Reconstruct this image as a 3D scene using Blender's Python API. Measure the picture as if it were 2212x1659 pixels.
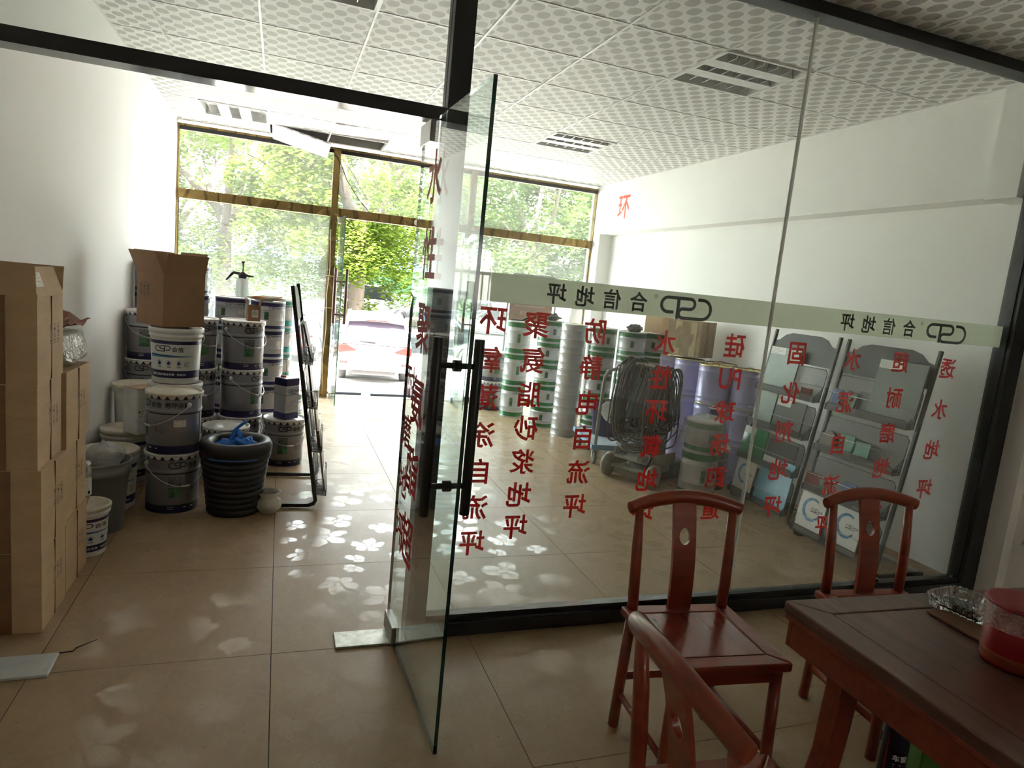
import bpy, bmesh, math, random
from mathutils import Vector, Matrix
PI = math.pi
scene = bpy.context.scene
C = scene.collection
for o in list(bpy.data.objects):
    bpy.data.objects.remove(o)

# ---------------------------------------------------------------- camera
cam_d = bpy.data.cameras.new('camera')
cam_d.sensor_width = 36.0
cam_d.lens = 36.0 * 1434.4 / 2212.0
cam_d.clip_start = 0.02
cam_d.clip_end = 400
cam = bpy.data.objects.new('camera', cam_d)
cam.location = (0, 0, 1.5067)
cam.rotation_euler = (1.4255823, -0.0984500, -0.3316213)
C.objects.link(cam)
scene.camera = cam

# ---------------------------------------------------------------- sky, sun, exposure
SKY = 7.0
SUN = 24.0
world = bpy.data.worlds.new('sky')
scene.world = world
world.use_nodes = True
wn = world.node_tree.nodes
wn['Background'].inputs[0].default_value = (0.89, 0.945, 1.0, 1)
wn['Background'].inputs[1].default_value = SKY
sun_d = bpy.data.lights.new('sun', 'SUN')
sun_d.energy = SUN
sun_d.angle = math.radians(1.0)
sun_d.color = (1.0, 0.95, 0.87)
sun = bpy.data.objects.new('sun', sun_d)
sun.rotation_euler = Vector((0.30, 0.52, -0.80)).to_track_quat('-Z', 'Y').to_euler()
sun.location = (-6, -10, 30)
C.objects.link(sun)
scene.view_settings.view_transform = 'Standard'
scene.view_settings.look = 'None'
scene.view_settings.gamma = 1.0
scene.view_settings.use_curve_mapping = False
scene.view_settings.exposure = 2.17
scene.cycles.max_bounces = 12
scene.cycles.diffuse_bounces = 10
scene.cycles.glossy_bounces = 4
scene.cycles.transparent_max_bounces = 24
scene.cycles.use_light_tree = False
scene.cycles.sample_clamp_indirect = 12.0
scene.cycles.caustics_reflective = False
scene.cycles.caustics_refractive = False

# ---------------------------------------------------------------- materials
MATS = {}
def _nt(name):
    m = bpy.data.materials.new(name)
    m.use_nodes = True
    nt = m.node_tree
    nt.nodes.clear()
    out = nt.nodes.new('ShaderNodeOutputMaterial')
    return m, nt, out
def N(nt, t, **kw):
    n = nt.nodes.new(t)
    for k, v in kw.items():
        if k == 'ins':
            for a, b in v.items():
                if hasattr(b, 'is_linked') or isinstance(b, bpy.types.NodeSocket):
                    nt.links.new(b, n.inputs[a])
                else:
                    n.inputs[a].default_value = b
        else:
            setattr(n, k, v)
    return n
def MA(nt, op, a, b=None, c=None, clamp=False):
    n = nt.nodes.new('ShaderNodeMath')
    n.operation = op
    n.use_clamp = clamp
    for i, v in enumerate((a, b, c)):
        if v is None:
            continue
        if isinstance(v, bpy.types.NodeSocket):
            nt.links.new(v, n.inputs[i])
        else:
            n.inputs[i].default_value = v
    return n.outputs[0]
def MIXC(nt, f, a, b):
    n = nt.nodes.new('ShaderNodeMix')
    n.data_type = 'RGBA'
    for i, v in ((0, f), (6, a), (7, b)):
        if isinstance(v, bpy.types.NodeSocket):
            nt.links.new(v, n.inputs[i])
        elif i == 0:
            n.inputs[i].default_value = v
        else:
            n.inputs[i].default_value = tuple(v[:3]) + (1,)
    return n.outputs[2]
def srgb(r, g, b):
    f = lambda c: (c / 255 / 12.92) if c / 255 <= 0.04045 else ((c / 255 + 0.055) / 1.055) ** 2.4
    return (f(r), f(g), f(b))
def pm(name, col, rough=0.5, metal=0.0, var=0.12, scale=14.0, bump=0.0, bscale=60.0, spec=0.5, coat=0.0,
       stretch=(1, 1, 1), trans=0.0, rvar=0.0):
    if name in MATS:
        return MATS[name]
    m, nt, out = _nt(name)
    tc = N(nt, 'ShaderNodeTexCoord')
    mp = N(nt, 'ShaderNodeMapping', ins={'Vector': tc.outputs['Object']})
    mp.inputs['Scale'].default_value = stretch
    nz = N(nt, 'ShaderNodeTexNoise', ins={'Vector': mp.outputs[0], 'Scale': scale, 'Detail': 4.0, 'Roughness': 0.6})
    lo = tuple(c * (1 - var) for c in col)
    hi = tuple(min(1, c * (1 + var)) for c in col)
    f = MA(nt, 'MULTIPLY_ADD', nz.outputs[0], 2.0, -0.5, clamp=True)
    cc = MIXC(nt, f, lo, hi)
    b = N(nt, 'ShaderNodeBsdfPrincipled', ins={'Base Color': cc, 'Roughness': rough, 'Metallic': metal,
          'Specular IOR Level': spec, 'Coat Weight': coat})
    if rvar:
        nt.links.new(MA(nt, 'MULTIPLY_ADD', nz.outputs[0], rvar, rough - rvar / 2), b.inputs['Roughness'])
    if trans:
        b.inputs['Transmission Weight'].default_value = trans
    if bump:
        n2 = N(nt, 'ShaderNodeTexNoise', ins={'Vector': mp.outputs[0], 'Scale': bscale, 'Detail': 3.0})
        bp = N(nt, 'ShaderNodeBump', ins={'Height': n2.outputs[0], 'Strength': bump, 'Distance': 0.01})
        nt.links.new(bp.outputs[0], b.inputs['Normal'])
    nt.links.new(b.outputs[0], out.inputs[0])
    MATS[name] = m
    return m
def glass(name, tint=(0.93, 0.97, 0.95), dust=0.02, dustcol=(0.8, 0.8, 0.78), dscale=6.0):
    if name in MATS:
        return MATS[name]
    m, nt, out = _nt(name)
    lw = N(nt, 'ShaderNodeLayerWeight', ins={'Blend': 0.5})
    f = MA(nt, 'POWER', lw.outputs['Facing'], 5.0)
    f = MA(nt, 'MULTIPLY_ADD', f, 0.96, 0.04, clamp=True)
    tr = N(nt, 'ShaderNodeBsdfTransparent', ins={'Color': tint + (1,)})
    gl = N(nt, 'ShaderNodeBsdfGlossy', ins={'Color': (1, 1, 1, 1), 'Roughness': 0.0})
    mx = N(nt, 'ShaderNodeMixShader', ins={0: f, 1: tr.outputs[0], 2: gl.outputs[0]})
    df = N(nt, 'ShaderNodeBsdfDiffuse', ins={'Color': dustcol + (1,)})
    tl = N(nt, 'ShaderNodeBsdfTranslucent', ins={'Color': dustcol + (1,)})
    dm = N(nt, 'ShaderNodeMixShader', ins={0: 0.5, 1: df.outputs[0], 2: tl.outputs[0]})
    tc = N(nt, 'ShaderNodeTexCoord')
    nz = N(nt, 'ShaderNodeTexNoise', ins={'Vector': tc.outputs['Object'], 'Scale': dscale, 'Detail': 6.0, 'Roughness': 0.7})
    df_ = MA(nt, 'MULTIPLY', nz.outputs[0], dust * 2)
    mx2 = N(nt, 'ShaderNodeMixShader', ins={0: df_, 1: mx.outputs[0], 2: dm.outputs[0]})
    nt.links.new(mx2.outputs[0], out.inputs[0])
    MATS[name] = m
    return m
def film(name, col, alpha=0.5, gloss=0.15, rough=0.15, wr=0.6, scale=30.0):
    """thin crinkled plastic: diffuse + translucent + transparent + gloss"""
    if name in MATS:
        return MATS[name]
    m, nt, out = _nt(name)
    tc = N(nt, 'ShaderNodeTexCoord')
    nz = N(nt, 'ShaderNodeTexNoise', ins={'Vector': tc.outputs['Object'], 'Scale': scale, 'Detail': 3.0, 'Distortion': 1.5})
    bp = N(nt, 'ShaderNodeBump', ins={'Height': nz.outputs[0], 'Strength': wr, 'Distance': 0.02})
    df = N(nt, 'ShaderNodeBsdfDiffuse', ins={'Color': col + (1,), 'Normal': bp.outputs[0]})
    tl = N(nt, 'ShaderNodeBsdfTranslucent', ins={'Color': col + (1,), 'Normal': bp.outputs[0]})
    a = N(nt, 'ShaderNodeMixShader', ins={0: 0.4, 1: df.outputs[0], 2: tl.outputs[0]})
    tr = N(nt, 'ShaderNodeBsdfTransparent')
    b = N(nt, 'ShaderNodeMixShader', ins={0: alpha, 1: tr.outputs[0], 2: a.outputs[0]})
    gl = N(nt, 'ShaderNodeBsdfGlossy', ins={'Roughness': rough, 'Normal': bp.outputs[0]})
    c = N(nt, 'ShaderNodeMixShader', ins={0: gloss, 1: b.outputs[0], 2: gl.outputs[0]})
    nt.links.new(c.outputs[0], out.inputs[0])
    MATS[name] = m
    return m

# ---------------------------------------------------------------- mesh building
class MB:
    def __init__(s):
        s.v = []; s.f = []; s.m = []; s.sm = []
    def add(s, vs, fs, mi=0, smooth=False, M=None):
        o = len(s.v)
        if M is not None:
            vs = [M @ Vector(p) for p in vs]
        s.v += [tuple(p) for p in vs]
        for f in fs:
            s.f.append([i + o for i in f]); s.m.append(mi); s.sm.append(smooth)
        return s
    def box(s, x0, x1, y0, y1, z0, z1, mi=0, M=None):
        vs = [(x0, y0, z0), (x1, y0, z0), (x1, y1, z0), (x0, y1, z0), (x0, y0, z1), (x1, y0, z1), (x1, y1, z1), (x0, y1, z1)]
        fs = [(0, 3, 2, 1), (4, 5, 6, 7), (0, 1, 5, 4), (1, 2, 6, 5), (2, 3, 7, 6), (3, 0, 4, 7)]
        return s.add(vs, fs, mi, False, M)
    def lathe(s, prof, n=32, mi=0, mats=None, smooth=True, M=None, a0=0.0, a1=2 * PI):
        full = abs(a1 - a0 - 2 * PI) < 1e-6
        k = n if full else n + 1
        vs = []
        for r, z in prof:
            for i in range(k):
                a = a0 + (a1 - a0) * i / n
                vs.append((r * math.cos(a), r * math.sin(a), z))
        o = len(s.v)
        if M is not None:
            vs = [M @ Vector(p) for p in vs]
        s.v += [tuple(p) for p in vs]
        for j in range(len(prof) - 1):
            mm = mats[j] if mats else mi
            for i in range(n):
                i2 = (i + 1) % k if full else i + 1
                a, b, c, d = o + j * k + i, o + j * k + i2, o + (j + 1) * k + i2, o + (j + 1) * k + i
                if prof[j][0] < 1e-7:
                    s.f.append([a, c, d])
                elif prof[j + 1][0] < 1e-7:
                    s.f.append([a, b, d])
                else:
                    s.f.append([a, b, c, d])
                s.m.append(mm); s.sm.append(smooth)
        return s
    def tube(s, pts, r, n=8, mi=0, smooth=True, caps=True, M=None, flat=None):
        """r: number or list; flat=(a,b) scale of the section along its two axes"""
        P = [Vector(p) for p in pts]
        if M is not None:
            P = [M @ p for p in P]
        L = len(P)
        R = r if isinstance(r, (list, tuple)) else [r] * L
        up = None
        o = len(s.v)
        for i in range(L):
            t = (P[min(i + 1, L - 1)] - P[max(i - 1, 0)])
            if t.length < 1e-9:
                t = Vector((0, 0, 1))
            t.normalize()
            if up is None:
                ref = Vector((0, 0, 1)) if abs(t.z) < 0.9 else Vector((1, 0, 0))
                up = (ref - t * ref.dot(t)).normalized()
            else:
                up = up - t * up.dot(t)
                if up.length < 1e-6:
                    ref = Vector((0, 0, 1)) if abs(t.z) < 0.9 else Vector((1, 0, 0))
                    up = ref - t * ref.dot(t)
                up.normalize()
            sd = t.cross(up)
            fa, fb = flat if flat else (1, 1)
            for k in range(n):
                a = 2 * PI * (k + 0.5) / n
                s.v.append(tuple(P[i] + (up * (math.cos(a) * fa) + sd * (math.sin(a) * fb)) * R[i]))
        for i in range(L - 1):
            for k in range(n):
                k2 = (k + 1) % n
                s.f.append([o + i * n + k, o + i * n + k2, o + (i + 1) * n + k2, o + (i + 1) * n + k])
                s.m.append(mi); s.sm.append(smooth)
        if caps:
            s.f.append([o + k for k in range(n)][::-1]); s.m.append(mi); s.sm.append(False)
            s.f.append([o + (L - 1) * n + k for k in range(n)]); s.m.append(mi); s.sm.append(False)
        return s
    def prism(s, poly, z0, z1, mi=0, M=None, smooth=False):
        """poly: list of (x,y) ccw extruded from z0 to z1"""
        n = len(poly)
        vs = [(x, y, z0) for x, y in poly] + [(x, y, z1) for x, y in poly]
        fs = [list(range(n))[::-1], [n + i for i in range(n)]]
        fs += [[i, (i + 1) % n, n + (i + 1) % n, n + i] for i in range(n)]
        return s.add(vs, fs, mi, smooth, M)
    def grid(s, P, mi=0, smooth=True, M=None):
        """P[i][j] points"""
        a, b = len(P), len(P[0])
        vs = [p for row in P for p in row]
        fs = [(i * b + j, i * b + j + 1, (i + 1) * b + j + 1, (i + 1) * b + j) for i in range(a - 1) for j in range(b - 1)]
        return s.add(vs, fs, mi, smooth, M)
    def mesh(s, name, mats):
        me = bpy.data.meshes.new(name)
        me.from_pydata(s.v, [], s.f)
        for m in (mats if isinstance(mats, (list, tuple)) else [mats]):
            me.materials.append(m)
        me.polygons.foreach_set('material_index', s.m)
        me.polygons.foreach_set('use_smooth', s.sm)
        me.update()
        return me
    def build(s, name, mats, parent=None, loc=None, rot=None, bevel=0.0, seg=2, normals=True):
        me = s.mesh(name, mats)
        if normals:
            bm = bmesh.new(); bm.from_mesh(me)
            bmesh.ops.recalc_face_normals(bm, faces=bm.faces)
            bm.to_mesh(me); bm.free()
        return put(name, me, parent, loc, rot, bevel, seg)
def put(name, me, parent=None, loc=None, rot=None, bevel=0.0, seg=2):
    o = bpy.data.objects.new(name, me)
    C.objects.link(o)
    if parent is not None:
        o.parent = parent
    if loc is not None:
        o.location = loc
    if rot is not None:
        o.rotation_euler = rot
    if bevel:
        md = o.modifiers.new('bevel', 'BEVEL')
        md.width = bevel; md.segments = seg; md.limit_method = 'ANGLE'; md.angle_limit = math.radians(40)
    return o
LABELS = {}
def tag(o, label=None, cat=None, group=None, kind=None):
    if label:
        if label in LABELS and not group:
            print('DUPLABEL', label)
        LABELS[label] = 1
        o['label'] = label
    if cat: o['category'] = cat
    if group: o['group'] = group
    if kind: o['kind'] = kind
    return o
def empty(name, loc=(0, 0, 0), rz=0.0, label=None, cat=None, group=None, kind=None, parent=None):
    o = bpy.data.objects.new(name, None)
    o.empty_display_size = 0.1
    C.objects.link(o)
    o.location = loc; o.rotation_euler = (0, 0, rz)
    if parent is not None: o.parent = parent
    return tag(o, label, cat, group, kind)
def dup(root, loc, rz, label, group=None, rot=None):
    r = root.copy(); C.objects.link(r)
    r.location = loc; r.rotation_euler = rot if rot else (0, 0, rz)
    for ch in list(root.children):
        c = ch.copy(); C.objects.link(c); c.parent = r
        for g in list(ch.children):
            d = g.copy(); C.objects.link(d); d.parent = c
    if 'label' in r: del r['label']
    tag(r, label, None, group)
    return r
class Proto:
    """first use places the prototype itself, later uses copy it"""
    def __init__(s, root): s.root = root; s.used = False
    def __call__(s, loc, rz, label, group=None, rot=None):
        if not s.used:
            s.used = True
            s.root.location = loc; s.root.rotation_euler = rot if rot else (0, 0, rz)
            tag(s.root, label, None, group)
            return s.root
        return dup(s.root, loc, rz, label, group, rot)
def T(x=0, y=0, z=0): return Matrix.Translation((x, y, z))
def RX(a): return Matrix.Rotation(a, 4, 'X')
def RY(a): return Matrix.Rotation(a, 4, 'Y')
def RZ(a): return Matrix.Rotation(a, 4, 'Z')

# ---------------------------------------------------------------- lettering (flat print)
_tx = {}
def text2d(body, bold=0.0):
    """returns (verts2d, faces) normalised so the em height is 1, centred on its bounding box"""
    key = (body, bold)
    if key in _tx: return _tx[key]
    cu = bpy.data.curves.new('t', 'FONT')
    cu.body = body
    cu.size = 1.0
    cu.resolution_u = 3
    cu.bevel_depth = bold
    cu.bevel_resolution = 0
    cu.use_fill_caps = True if hasattr(cu, 'use_fill_caps') else False
    ob = bpy.data.objects.new('t', cu)
    C.objects.link(ob)
    dg = bpy.context.evaluated_depsgraph_get()
    dg.update()
    ev = ob.evaluated_get(dg)
    me = ev.to_mesh()
    co = [v.co.copy() for v in me.vertices]
    fs = [list(p.vertices) for p in me.polygons]
    if bold > 0:                       # keep the front fill and the front half of the rounded rim
        fs = [f for f in fs if min(co[i].z for i in f) > -1e-5 and max(co[i].z for i in f) > bold * .3]
        used = sorted({i for f in fs for i in f}); mp_ = {i: k for k, i in enumerate(used)}
        fs = [[mp_[i] for i in f] for f in fs]; co = [co[i] for i in used]
    vs = [(v.x, v.y) for v in co]
    ev.to_mesh_clear()
    bpy.data.objects.remove(ob)
    bpy.data.curves.remove(cu)
    if vs:
        cx = (min(p[0] for p in vs) + max(p[0] for p in vs)) / 2
        cy = (min(p[1] for p in vs) + max(p[1] for p in vs)) / 2
        vs = [(p[0] - cx, p[1] - cy) for p in vs]
    _tx[key] = (vs, fs)
    return _tx[key]
def tsize(vs):
    return (max(p[0] for p in vs) - min(p[0] for p in vs), max(p[1] for p in vs) - min(p[1] for p in vs))
def ribbon2d(path, w):
    """flat stroke along a 2d polyline"""
    n = len(path); L = []; R = []
    for i in range(n):
        a = path[max(i - 1, 0)]; b = path[min(i + 1, n - 1)]
        dx, dy = b[0] - a[0], b[1] - a[1]
        l = math.hypot(dx, dy) or 1
        nx, ny = -dy / l * w / 2, dx / l * w / 2
        L.append((path[i][0] + nx, path[i][1] + ny)); R.append((path[i][0] - nx, path[i][1] - ny))
    vs = L + R
    fs = [[i, n + i, n + i + 1, i + 1] for i in range(n - 1)]
    return vs, fs
def arc2(cx, cy, r, a0, a1, n=10):
    return [(cx + r * math.cos(math.radians(a0 + (a1 - a0) * i / n)), cy + r * math.sin(math.radians(a0 + (a1 - a0) * i / n))) for i in range(n + 1)]
def join2d(parts):
    V = []; F = []
    for vs, fs in parts:
        o = len(V); V += vs; F += [[i + o for i in f] for f in fs]
    return V, F
def logo2d(w=0.15):
    """the CSP word mark, height about 1, centred"""
    c = [(0.80, 1.0)] + arc2(0.5, 0.5, 0.5, 90, 270, 14) + [(1.5, 0.0)] + arc2(1.60, 0.235, 0.235, -90, 90, 8) + [(1.2, 0.47)] + arc2(1.22, 0.735, 0.265, 270, 95, 9)
    s = arc2(1.22, 0.735, 0.265, 120, 90, 3) + [(2.3, 1.0)] + arc2(2.48, 0.63, 0.37, 90, -90, 12) + [(2.12, 0.26)]
    p = [(1.90, 1.0), (1.90, -0.07)]
    V, F = join2d([ribbon2d(c, w), ribbon2d(s, w), ribbon2d(p, w * 1.1)])
    return [(x - 1.43, y - 0.5) for x, y in V], F
def place2d(vf, sx, sy=None, ox=0, oy=0, mirror=False):
    sy = sx if sy is None else sy
    V, F = vf
    k = -1 if mirror else 1
    return [(k * x * sx + ox, y * sy + oy) for x, y in V], F
def icon_ring(r=0.5, w=0.06, n=20):
    return ribbon2d(arc2(0, 0, r, 0, 360, n), w)
def rect2d(x0, x1, y0, y1): return [(x0, y0), (x1, y0), (x1, y1), (x0, y1)], [[0, 1, 2, 3]]
def frame2d(x0, x1, y0, y1, w):
    return join2d([rect2d(x0, x1, y0, y0 + w), rect2d(x0, x1, y1 - w, y1), rect2d(x0, x0 + w, y0, y1), rect2d(x1 - w, x1, y0, y1)])
def flat_mesh(name, parts, mats, fn):
    """parts: list of ((verts2d,faces), material index); fn maps (x,y)->3d"""
    mb = MB()
    for (vs, fs), mi in parts:
        mb.add([fn(x, y) for x, y in vs], fs, mi)
    return mb.mesh(name, mats)
def bend(r0, r1=None, z0=0, z1=1, eps=0.0012):
    """wrap flat print round a (slightly conical) vessel; x=0 faces -Y"""
    def fn(x, z):
        r = r0 if r1 is None else r0 + (r1 - r0) * (z - z0) / (z1 - z0)
        a = x / r
        return ((r + eps) * math.sin(a), -(r + eps) * math.cos(a), z)
    return fn
def refine2d(vf, maxw=0.03):
    """cut wide rects so they bend"""
    V, F = vf
    xs = [p[0] for p in V]
    x0, x1 = min(xs), max(xs); y0 = min(p[1] for p in V); y1 = max(p[1] for p in V)
    n = max(1, int((x1 - x0) / maxw))
    VV = []; FF = []
    for i in range(n + 1):
        x = x0 + (x1 - x0) * i / n
        VV += [(x, y0), (x, y1)]
    FF = [[2 * i, 2 * i + 2, 2 * i + 3, 2 * i + 1] for i in range(n)]
    return VV, FF
# ================================================================ shared materials
def mk_wall():
    m, nt, out = _nt('painted_wall')
    tc = N(nt, 'ShaderNodeTexCoord')
    n1 = N(nt, 'ShaderNodeTexNoise', ins={'Vector': tc.outputs['Object'], 'Scale': 0.9, 'Detail': 5.0})
    n2 = N(nt, 'ShaderNodeTexNoise', ins={'Vector': tc.outputs['Object'], 'Scale': 55.0, 'Detail': 3.0})
    cc = MIXC(nt, n1.outputs[0], (0.83, 0.82, 0.80), (0.90, 0.895, 0.88))
    bp = N(nt, 'ShaderNodeBump', ins={'Height': n2.outputs[0], 'Strength': 0.06, 'Distance': 0.004})
    b = N(nt, 'ShaderNodeBsdfPrincipled', ins={'Base Color': cc, 'Roughness': 0.7, 'Specular IOR Level': 0.12, 'Normal': bp.outputs[0]})
    nt.links.new(b.outputs[0], out.inputs[0])
    return m
M_WALL = mk_wall()
def mk_panel():
    m, nt, out = _nt('ceiling_panel_print')
    tc = N(nt, 'ShaderNodeTexCoord')
    sp = N(nt, 'ShaderNodeSeparateXYZ', ins={0: tc.outputs['Object']})
    px, py = 0.12, 0.152
    vals = []
    for sh in (0.0, 0.5):
        ux = MA(nt, 'SUBTRACT', MA(nt, 'FRACT', MA(nt, 'MULTIPLY_ADD', sp.outputs[0], 1 / px, 40.0 + sh)), 0.5)
        uy = MA(nt, 'SUBTRACT', MA(nt, 'FRACT', MA(nt, 'MULTIPLY_ADD', sp.outputs[1], 1 / py, 40.0 + sh)), 0.5)
        ax = MA(nt, 'POWER', MA(nt, 'ABSOLUTE', MA(nt, 'MULTIPLY', ux, px / 0.0335)), 2.4)
        ay = MA(nt, 'POWER', MA(nt, 'ABSOLUTE', MA(nt, 'MULTIPLY', uy, py / 0.042)), 2.4)
        vals.append(MA(nt, 'ADD', ax, ay))
    v = MA(nt, 'MINIMUM', vals[0], vals[1])
    dot = N(nt, 'ShaderNodeMapRange', ins={'Value': v, 'From Min': 0.92, 'From Max': 1.08, 'To Min': 1.0, 'To Max': 0.0})
    ring = MA(nt, 'MULTIPLY', MA(nt, 'LESS_THAN', v, 1.45), MA(nt, 'SUBTRACT', 1.0, dot.outputs[0]))
    nz = N(nt, 'ShaderNodeTexNoise', ins={'Vector': tc.outputs['Object'], 'Scale': 420.0, 'Detail': 2.0})
    grey = MIXC(nt, nz.outputs[0], (0.38, 0.37, 0.35), (0.58, 0.57, 0.55))
    base = MIXC(nt, nz.outputs[0], (0.81, 0.80, 0.785), (0.88, 0.87, 0.855))
    base = MIXC(nt, MA(nt, 'MULTIPLY', ring, 0.8), base, (0.92, 0.92, 0.91))
    cc = MIXC(nt, dot.outputs[0], base, grey)
    bp = N(nt, 'ShaderNodeBump', ins={'Height': dot.outputs[0], 'Strength': 0.25, 'Distance': 0.002})
    b = N(nt, 'ShaderNodeBsdfPrincipled', ins={'Base Color': cc, 'Roughness': 0.52, 'Specular IOR Level': 0.26, 'Normal': bp.outputs[0]})
    nt.links.new(b.outputs[0], out.inputs[0])
    return m
M_PANEL = mk_panel()
def mk_tile():
    m, nt, out = _nt('floral_floor_tile')
    tc = N(nt, 'ShaderNodeTexCoord')
    oi = N(nt, 'ShaderNodeObjectInfo')
    dist = N(nt, 'ShaderNodeTexNoise', ins={'Vector': tc.outputs['Object'], 'Scale': 7.0, 'Detail': 2.0})
    add = N(nt, 'ShaderNodeVectorMath', operation='MULTIPLY_ADD',
            ins={0: dist.outputs['Color'], 1: (0.10, 0.10, 0.0), 2: tc.outputs['Object']})
    sp = N(nt, 'ShaderNodeSeparateXYZ', ins={0: add.outputs[0]})
    masks = []
    for cx, cy, R, n, ph in ((0.13, 0.02, 0.14, 5, 0.3), (-0.10, 0.17, 0.10, 5, 1.1), (0.26, 0.27, 0.09, 5, 0.0), (-0.02, 0.33, 0.06, 3, 0.5), (0.33, 0.06, 0.06, 3, 1.4),
                             (-0.22, -0.08, 0.09, 4, 0.6), (0.03, -0.22, 0.12, 3, 0.2), (0.29, -0.17, 0.08, 4, 0.9), (-0.26, 0.32, 0.07, 4, 0.4)):
        dx = MA(nt, 'SUBTRACT', sp.outputs[0], cx + 0.05)
        dy = MA(nt, 'SUBTRACT', sp.outputs[1], cy + 0.05)
        d = MA(nt, 'SQRT', MA(nt, 'ADD', MA(nt, 'MULTIPLY', dx, dx), MA(nt, 'MULTIPLY', dy, dy)))
        th = MA(nt, 'ARCTAN2', dy, dx)
        pet = MA(nt, 'ABSOLUTE', MA(nt, 'COSINE', MA(nt, 'MULTIPLY_ADD', th, n / 2, ph)))
        rr = MA(nt, 'MULTIPLY_ADD', MA(nt, 'POWER', pet, 0.6), 0.62 * R, 0.34 * R)
        q = MA(nt, 'SUBTRACT', rr, d)
        ma = N(nt, 'ShaderNodeMapRange', ins={'Value': q, 'From Min': -0.002, 'From Max': 0.004})
        vein = MA(nt, 'MULTIPLY', MA(nt, 'GREATER_THAN', pet, 0.17), MA(nt, 'GREATER_THAN', MA(nt, 'ABSOLUTE', MA(nt, 'SUBTRACT', pet, 0.975)), 0.012))
        hole = MA(nt, 'GREATER_THAN', MA(nt, 'ABSOLUTE', MA(nt, 'SUBTRACT', d, R * 0.24)), R * 0.035)
        masks.append(MA(nt, 'MULTIPLY', ma.outputs[0], MA(nt, 'MULTIPLY', vein, hole)))
    fl = masks[0]
    for k in masks[1:]:
        fl = MA(nt, 'MAXIMUM', fl, k)
    wv = N(nt, 'ShaderNodeTexWave', ins={'Vector': add.outputs[0], 'Scale': 3.0, 'Distortion': 14.0, 'Detail': 3.0, 'Detail Scale': 1.6})
    sw = MA(nt, 'GREATER_THAN', wv.outputs['Fac'], 0.94)
    fl = MA(nt, 'MAXIMUM', fl, MA(nt, 'MULTIPLY', sw, 0.12))
    blot = N(nt, 'ShaderNodeTexNoise', ins={'Vector': tc.outputs['Object'], 'Scale': 3.3, 'Detail': 7.0, 'Roughness': 0.68})
    fine = N(nt, 'ShaderNodeTexNoise', ins={'Vector': tc.outputs['Object'], 'Scale': 46.0, 'Detail': 4.0})
    dirt = N(nt, 'ShaderNodeTexNoise', ins={'Vector': tc.outputs['Object'], 'Scale': 95.0, 'Detail': 1.0})
    dm = N(nt, 'ShaderNodeMapRange', ins={'Value': dirt.outputs[0], 'From Min': 0.74, 'From Max': 0.80})
    cc = MIXC(nt, blot.outputs[0], (0.20, 0.132, 0.072), (0.40, 0.285, 0.168))
    cc = MIXC(nt, MA(nt, 'MULTIPLY', fine.outputs[0], 0.35), cc, (0.43, 0.33, 0.215))
    cc = MIXC(nt, MA(nt, 'MULTIPLY', fl, 0.22), cc, (0.58, 0.49, 0.37))
    cc = MIXC(nt, MA(nt, 'MULTIPLY', dm.outputs[0], 0.7), cc, (0.07, 0.05, 0.035))
    ro = MA(nt, 'MULTIPLY_ADD', blot.outputs[0], 0.30, 0.24)
    ro = MA(nt, 'SUBTRACT', ro, MA(nt, 'MULTIPLY', fl, 0.19))
    b = N(nt, 'ShaderNodeBsdfPrincipled', ins={'Base Color': cc, 'Roughness': ro, 'Specular IOR Level': 0.62})
    nt.links.new(MA(nt, 'MULTIPLY_ADD', fl, 0.20, 0.17), b.inputs['Specular IOR Level'])
    nt.links.new(b.outputs[0], out.inputs[0])
    return m
M_TILE = mk_tile()
M_GROUT = pm('grout', (0.05, 0.04, 0.033), 0.9)
M_FRAME = pm('black_powder_coat', (0.016, 0.016, 0.018), 0.42, var=0.2)
M_FRAMEG = pm('black_glossy_strip', (0.03, 0.03, 0.034), 0.12, var=0.1)
M_RAIL = pm('white_ceiling_rail', (0.72, 0.71, 0.70), 0.35)
M_SLAB = pm('dark_void_concrete', (0.02, 0.018, 0.016), 0.9)
M_GLASS = glass('partition_glass', (0.93, 0.955, 0.94), dust=0.022)
M_DGLASS = glass('door_glass', (0.90, 0.955, 0.935), dust=0.012)
M_WGLASS = glass('shop_window_glass', (0.96, 0.965, 0.955), dust=0.06, dustcol=(0.85, 0.88, 0.85))
M_EDGE = pm('green_glass_edge', (0.004, 0.03, 0.022), 0.1, var=0.3)
M_GOLD = None
def mk_gold():
    m, nt, out = _nt('worn_gold_steel')
    tc = N(nt, 'ShaderNodeTexCoord')
    nz = N(nt, 'ShaderNodeTexNoise', ins={'Vector': tc.outputs['Object'], 'Scale': 5.0, 'Detail': 5.0, 'Distortion': 1.2})
    wv = N(nt, 'ShaderNodeTexWave', ins={'Vector': tc.outputs['Object'], 'Scale': 1.8, 'Distortion': 9.0, 'Detail': 2.0})
    st = MA(nt, 'GREATER_THAN', wv.outputs['Fac'], 0.93)
    cc = MIXC(nt, nz.outputs[0], (0.15, 0.095, 0.03), (0.40, 0.28, 0.11))
    cc = MIXC(nt, MA(nt, 'MULTIPLY', st, 0.6), cc, (0.05, 0.03, 0.01))
    ro = MA(nt, 'MULTIPLY_ADD', nz.outputs[0], 0.3, 0.1)
    b = N(nt, 'ShaderNodeBsdfPrincipled', ins={'Base Color': cc, 'Roughness': ro, 'Metallic': 0.85})
    nt.links.new(b.outputs[0], out.inputs[0])
    return m
M_GOLD = mk_gold()
M_STEEL = pm('brushed_steel', (0.46, 0.46, 0.45), 0.35, 1.0)
M_PLATE = pm('dirty_cover_plate', (0.42, 0.43, 0.38), 0.38, 0.5, var=0.4, scale=25)
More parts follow.
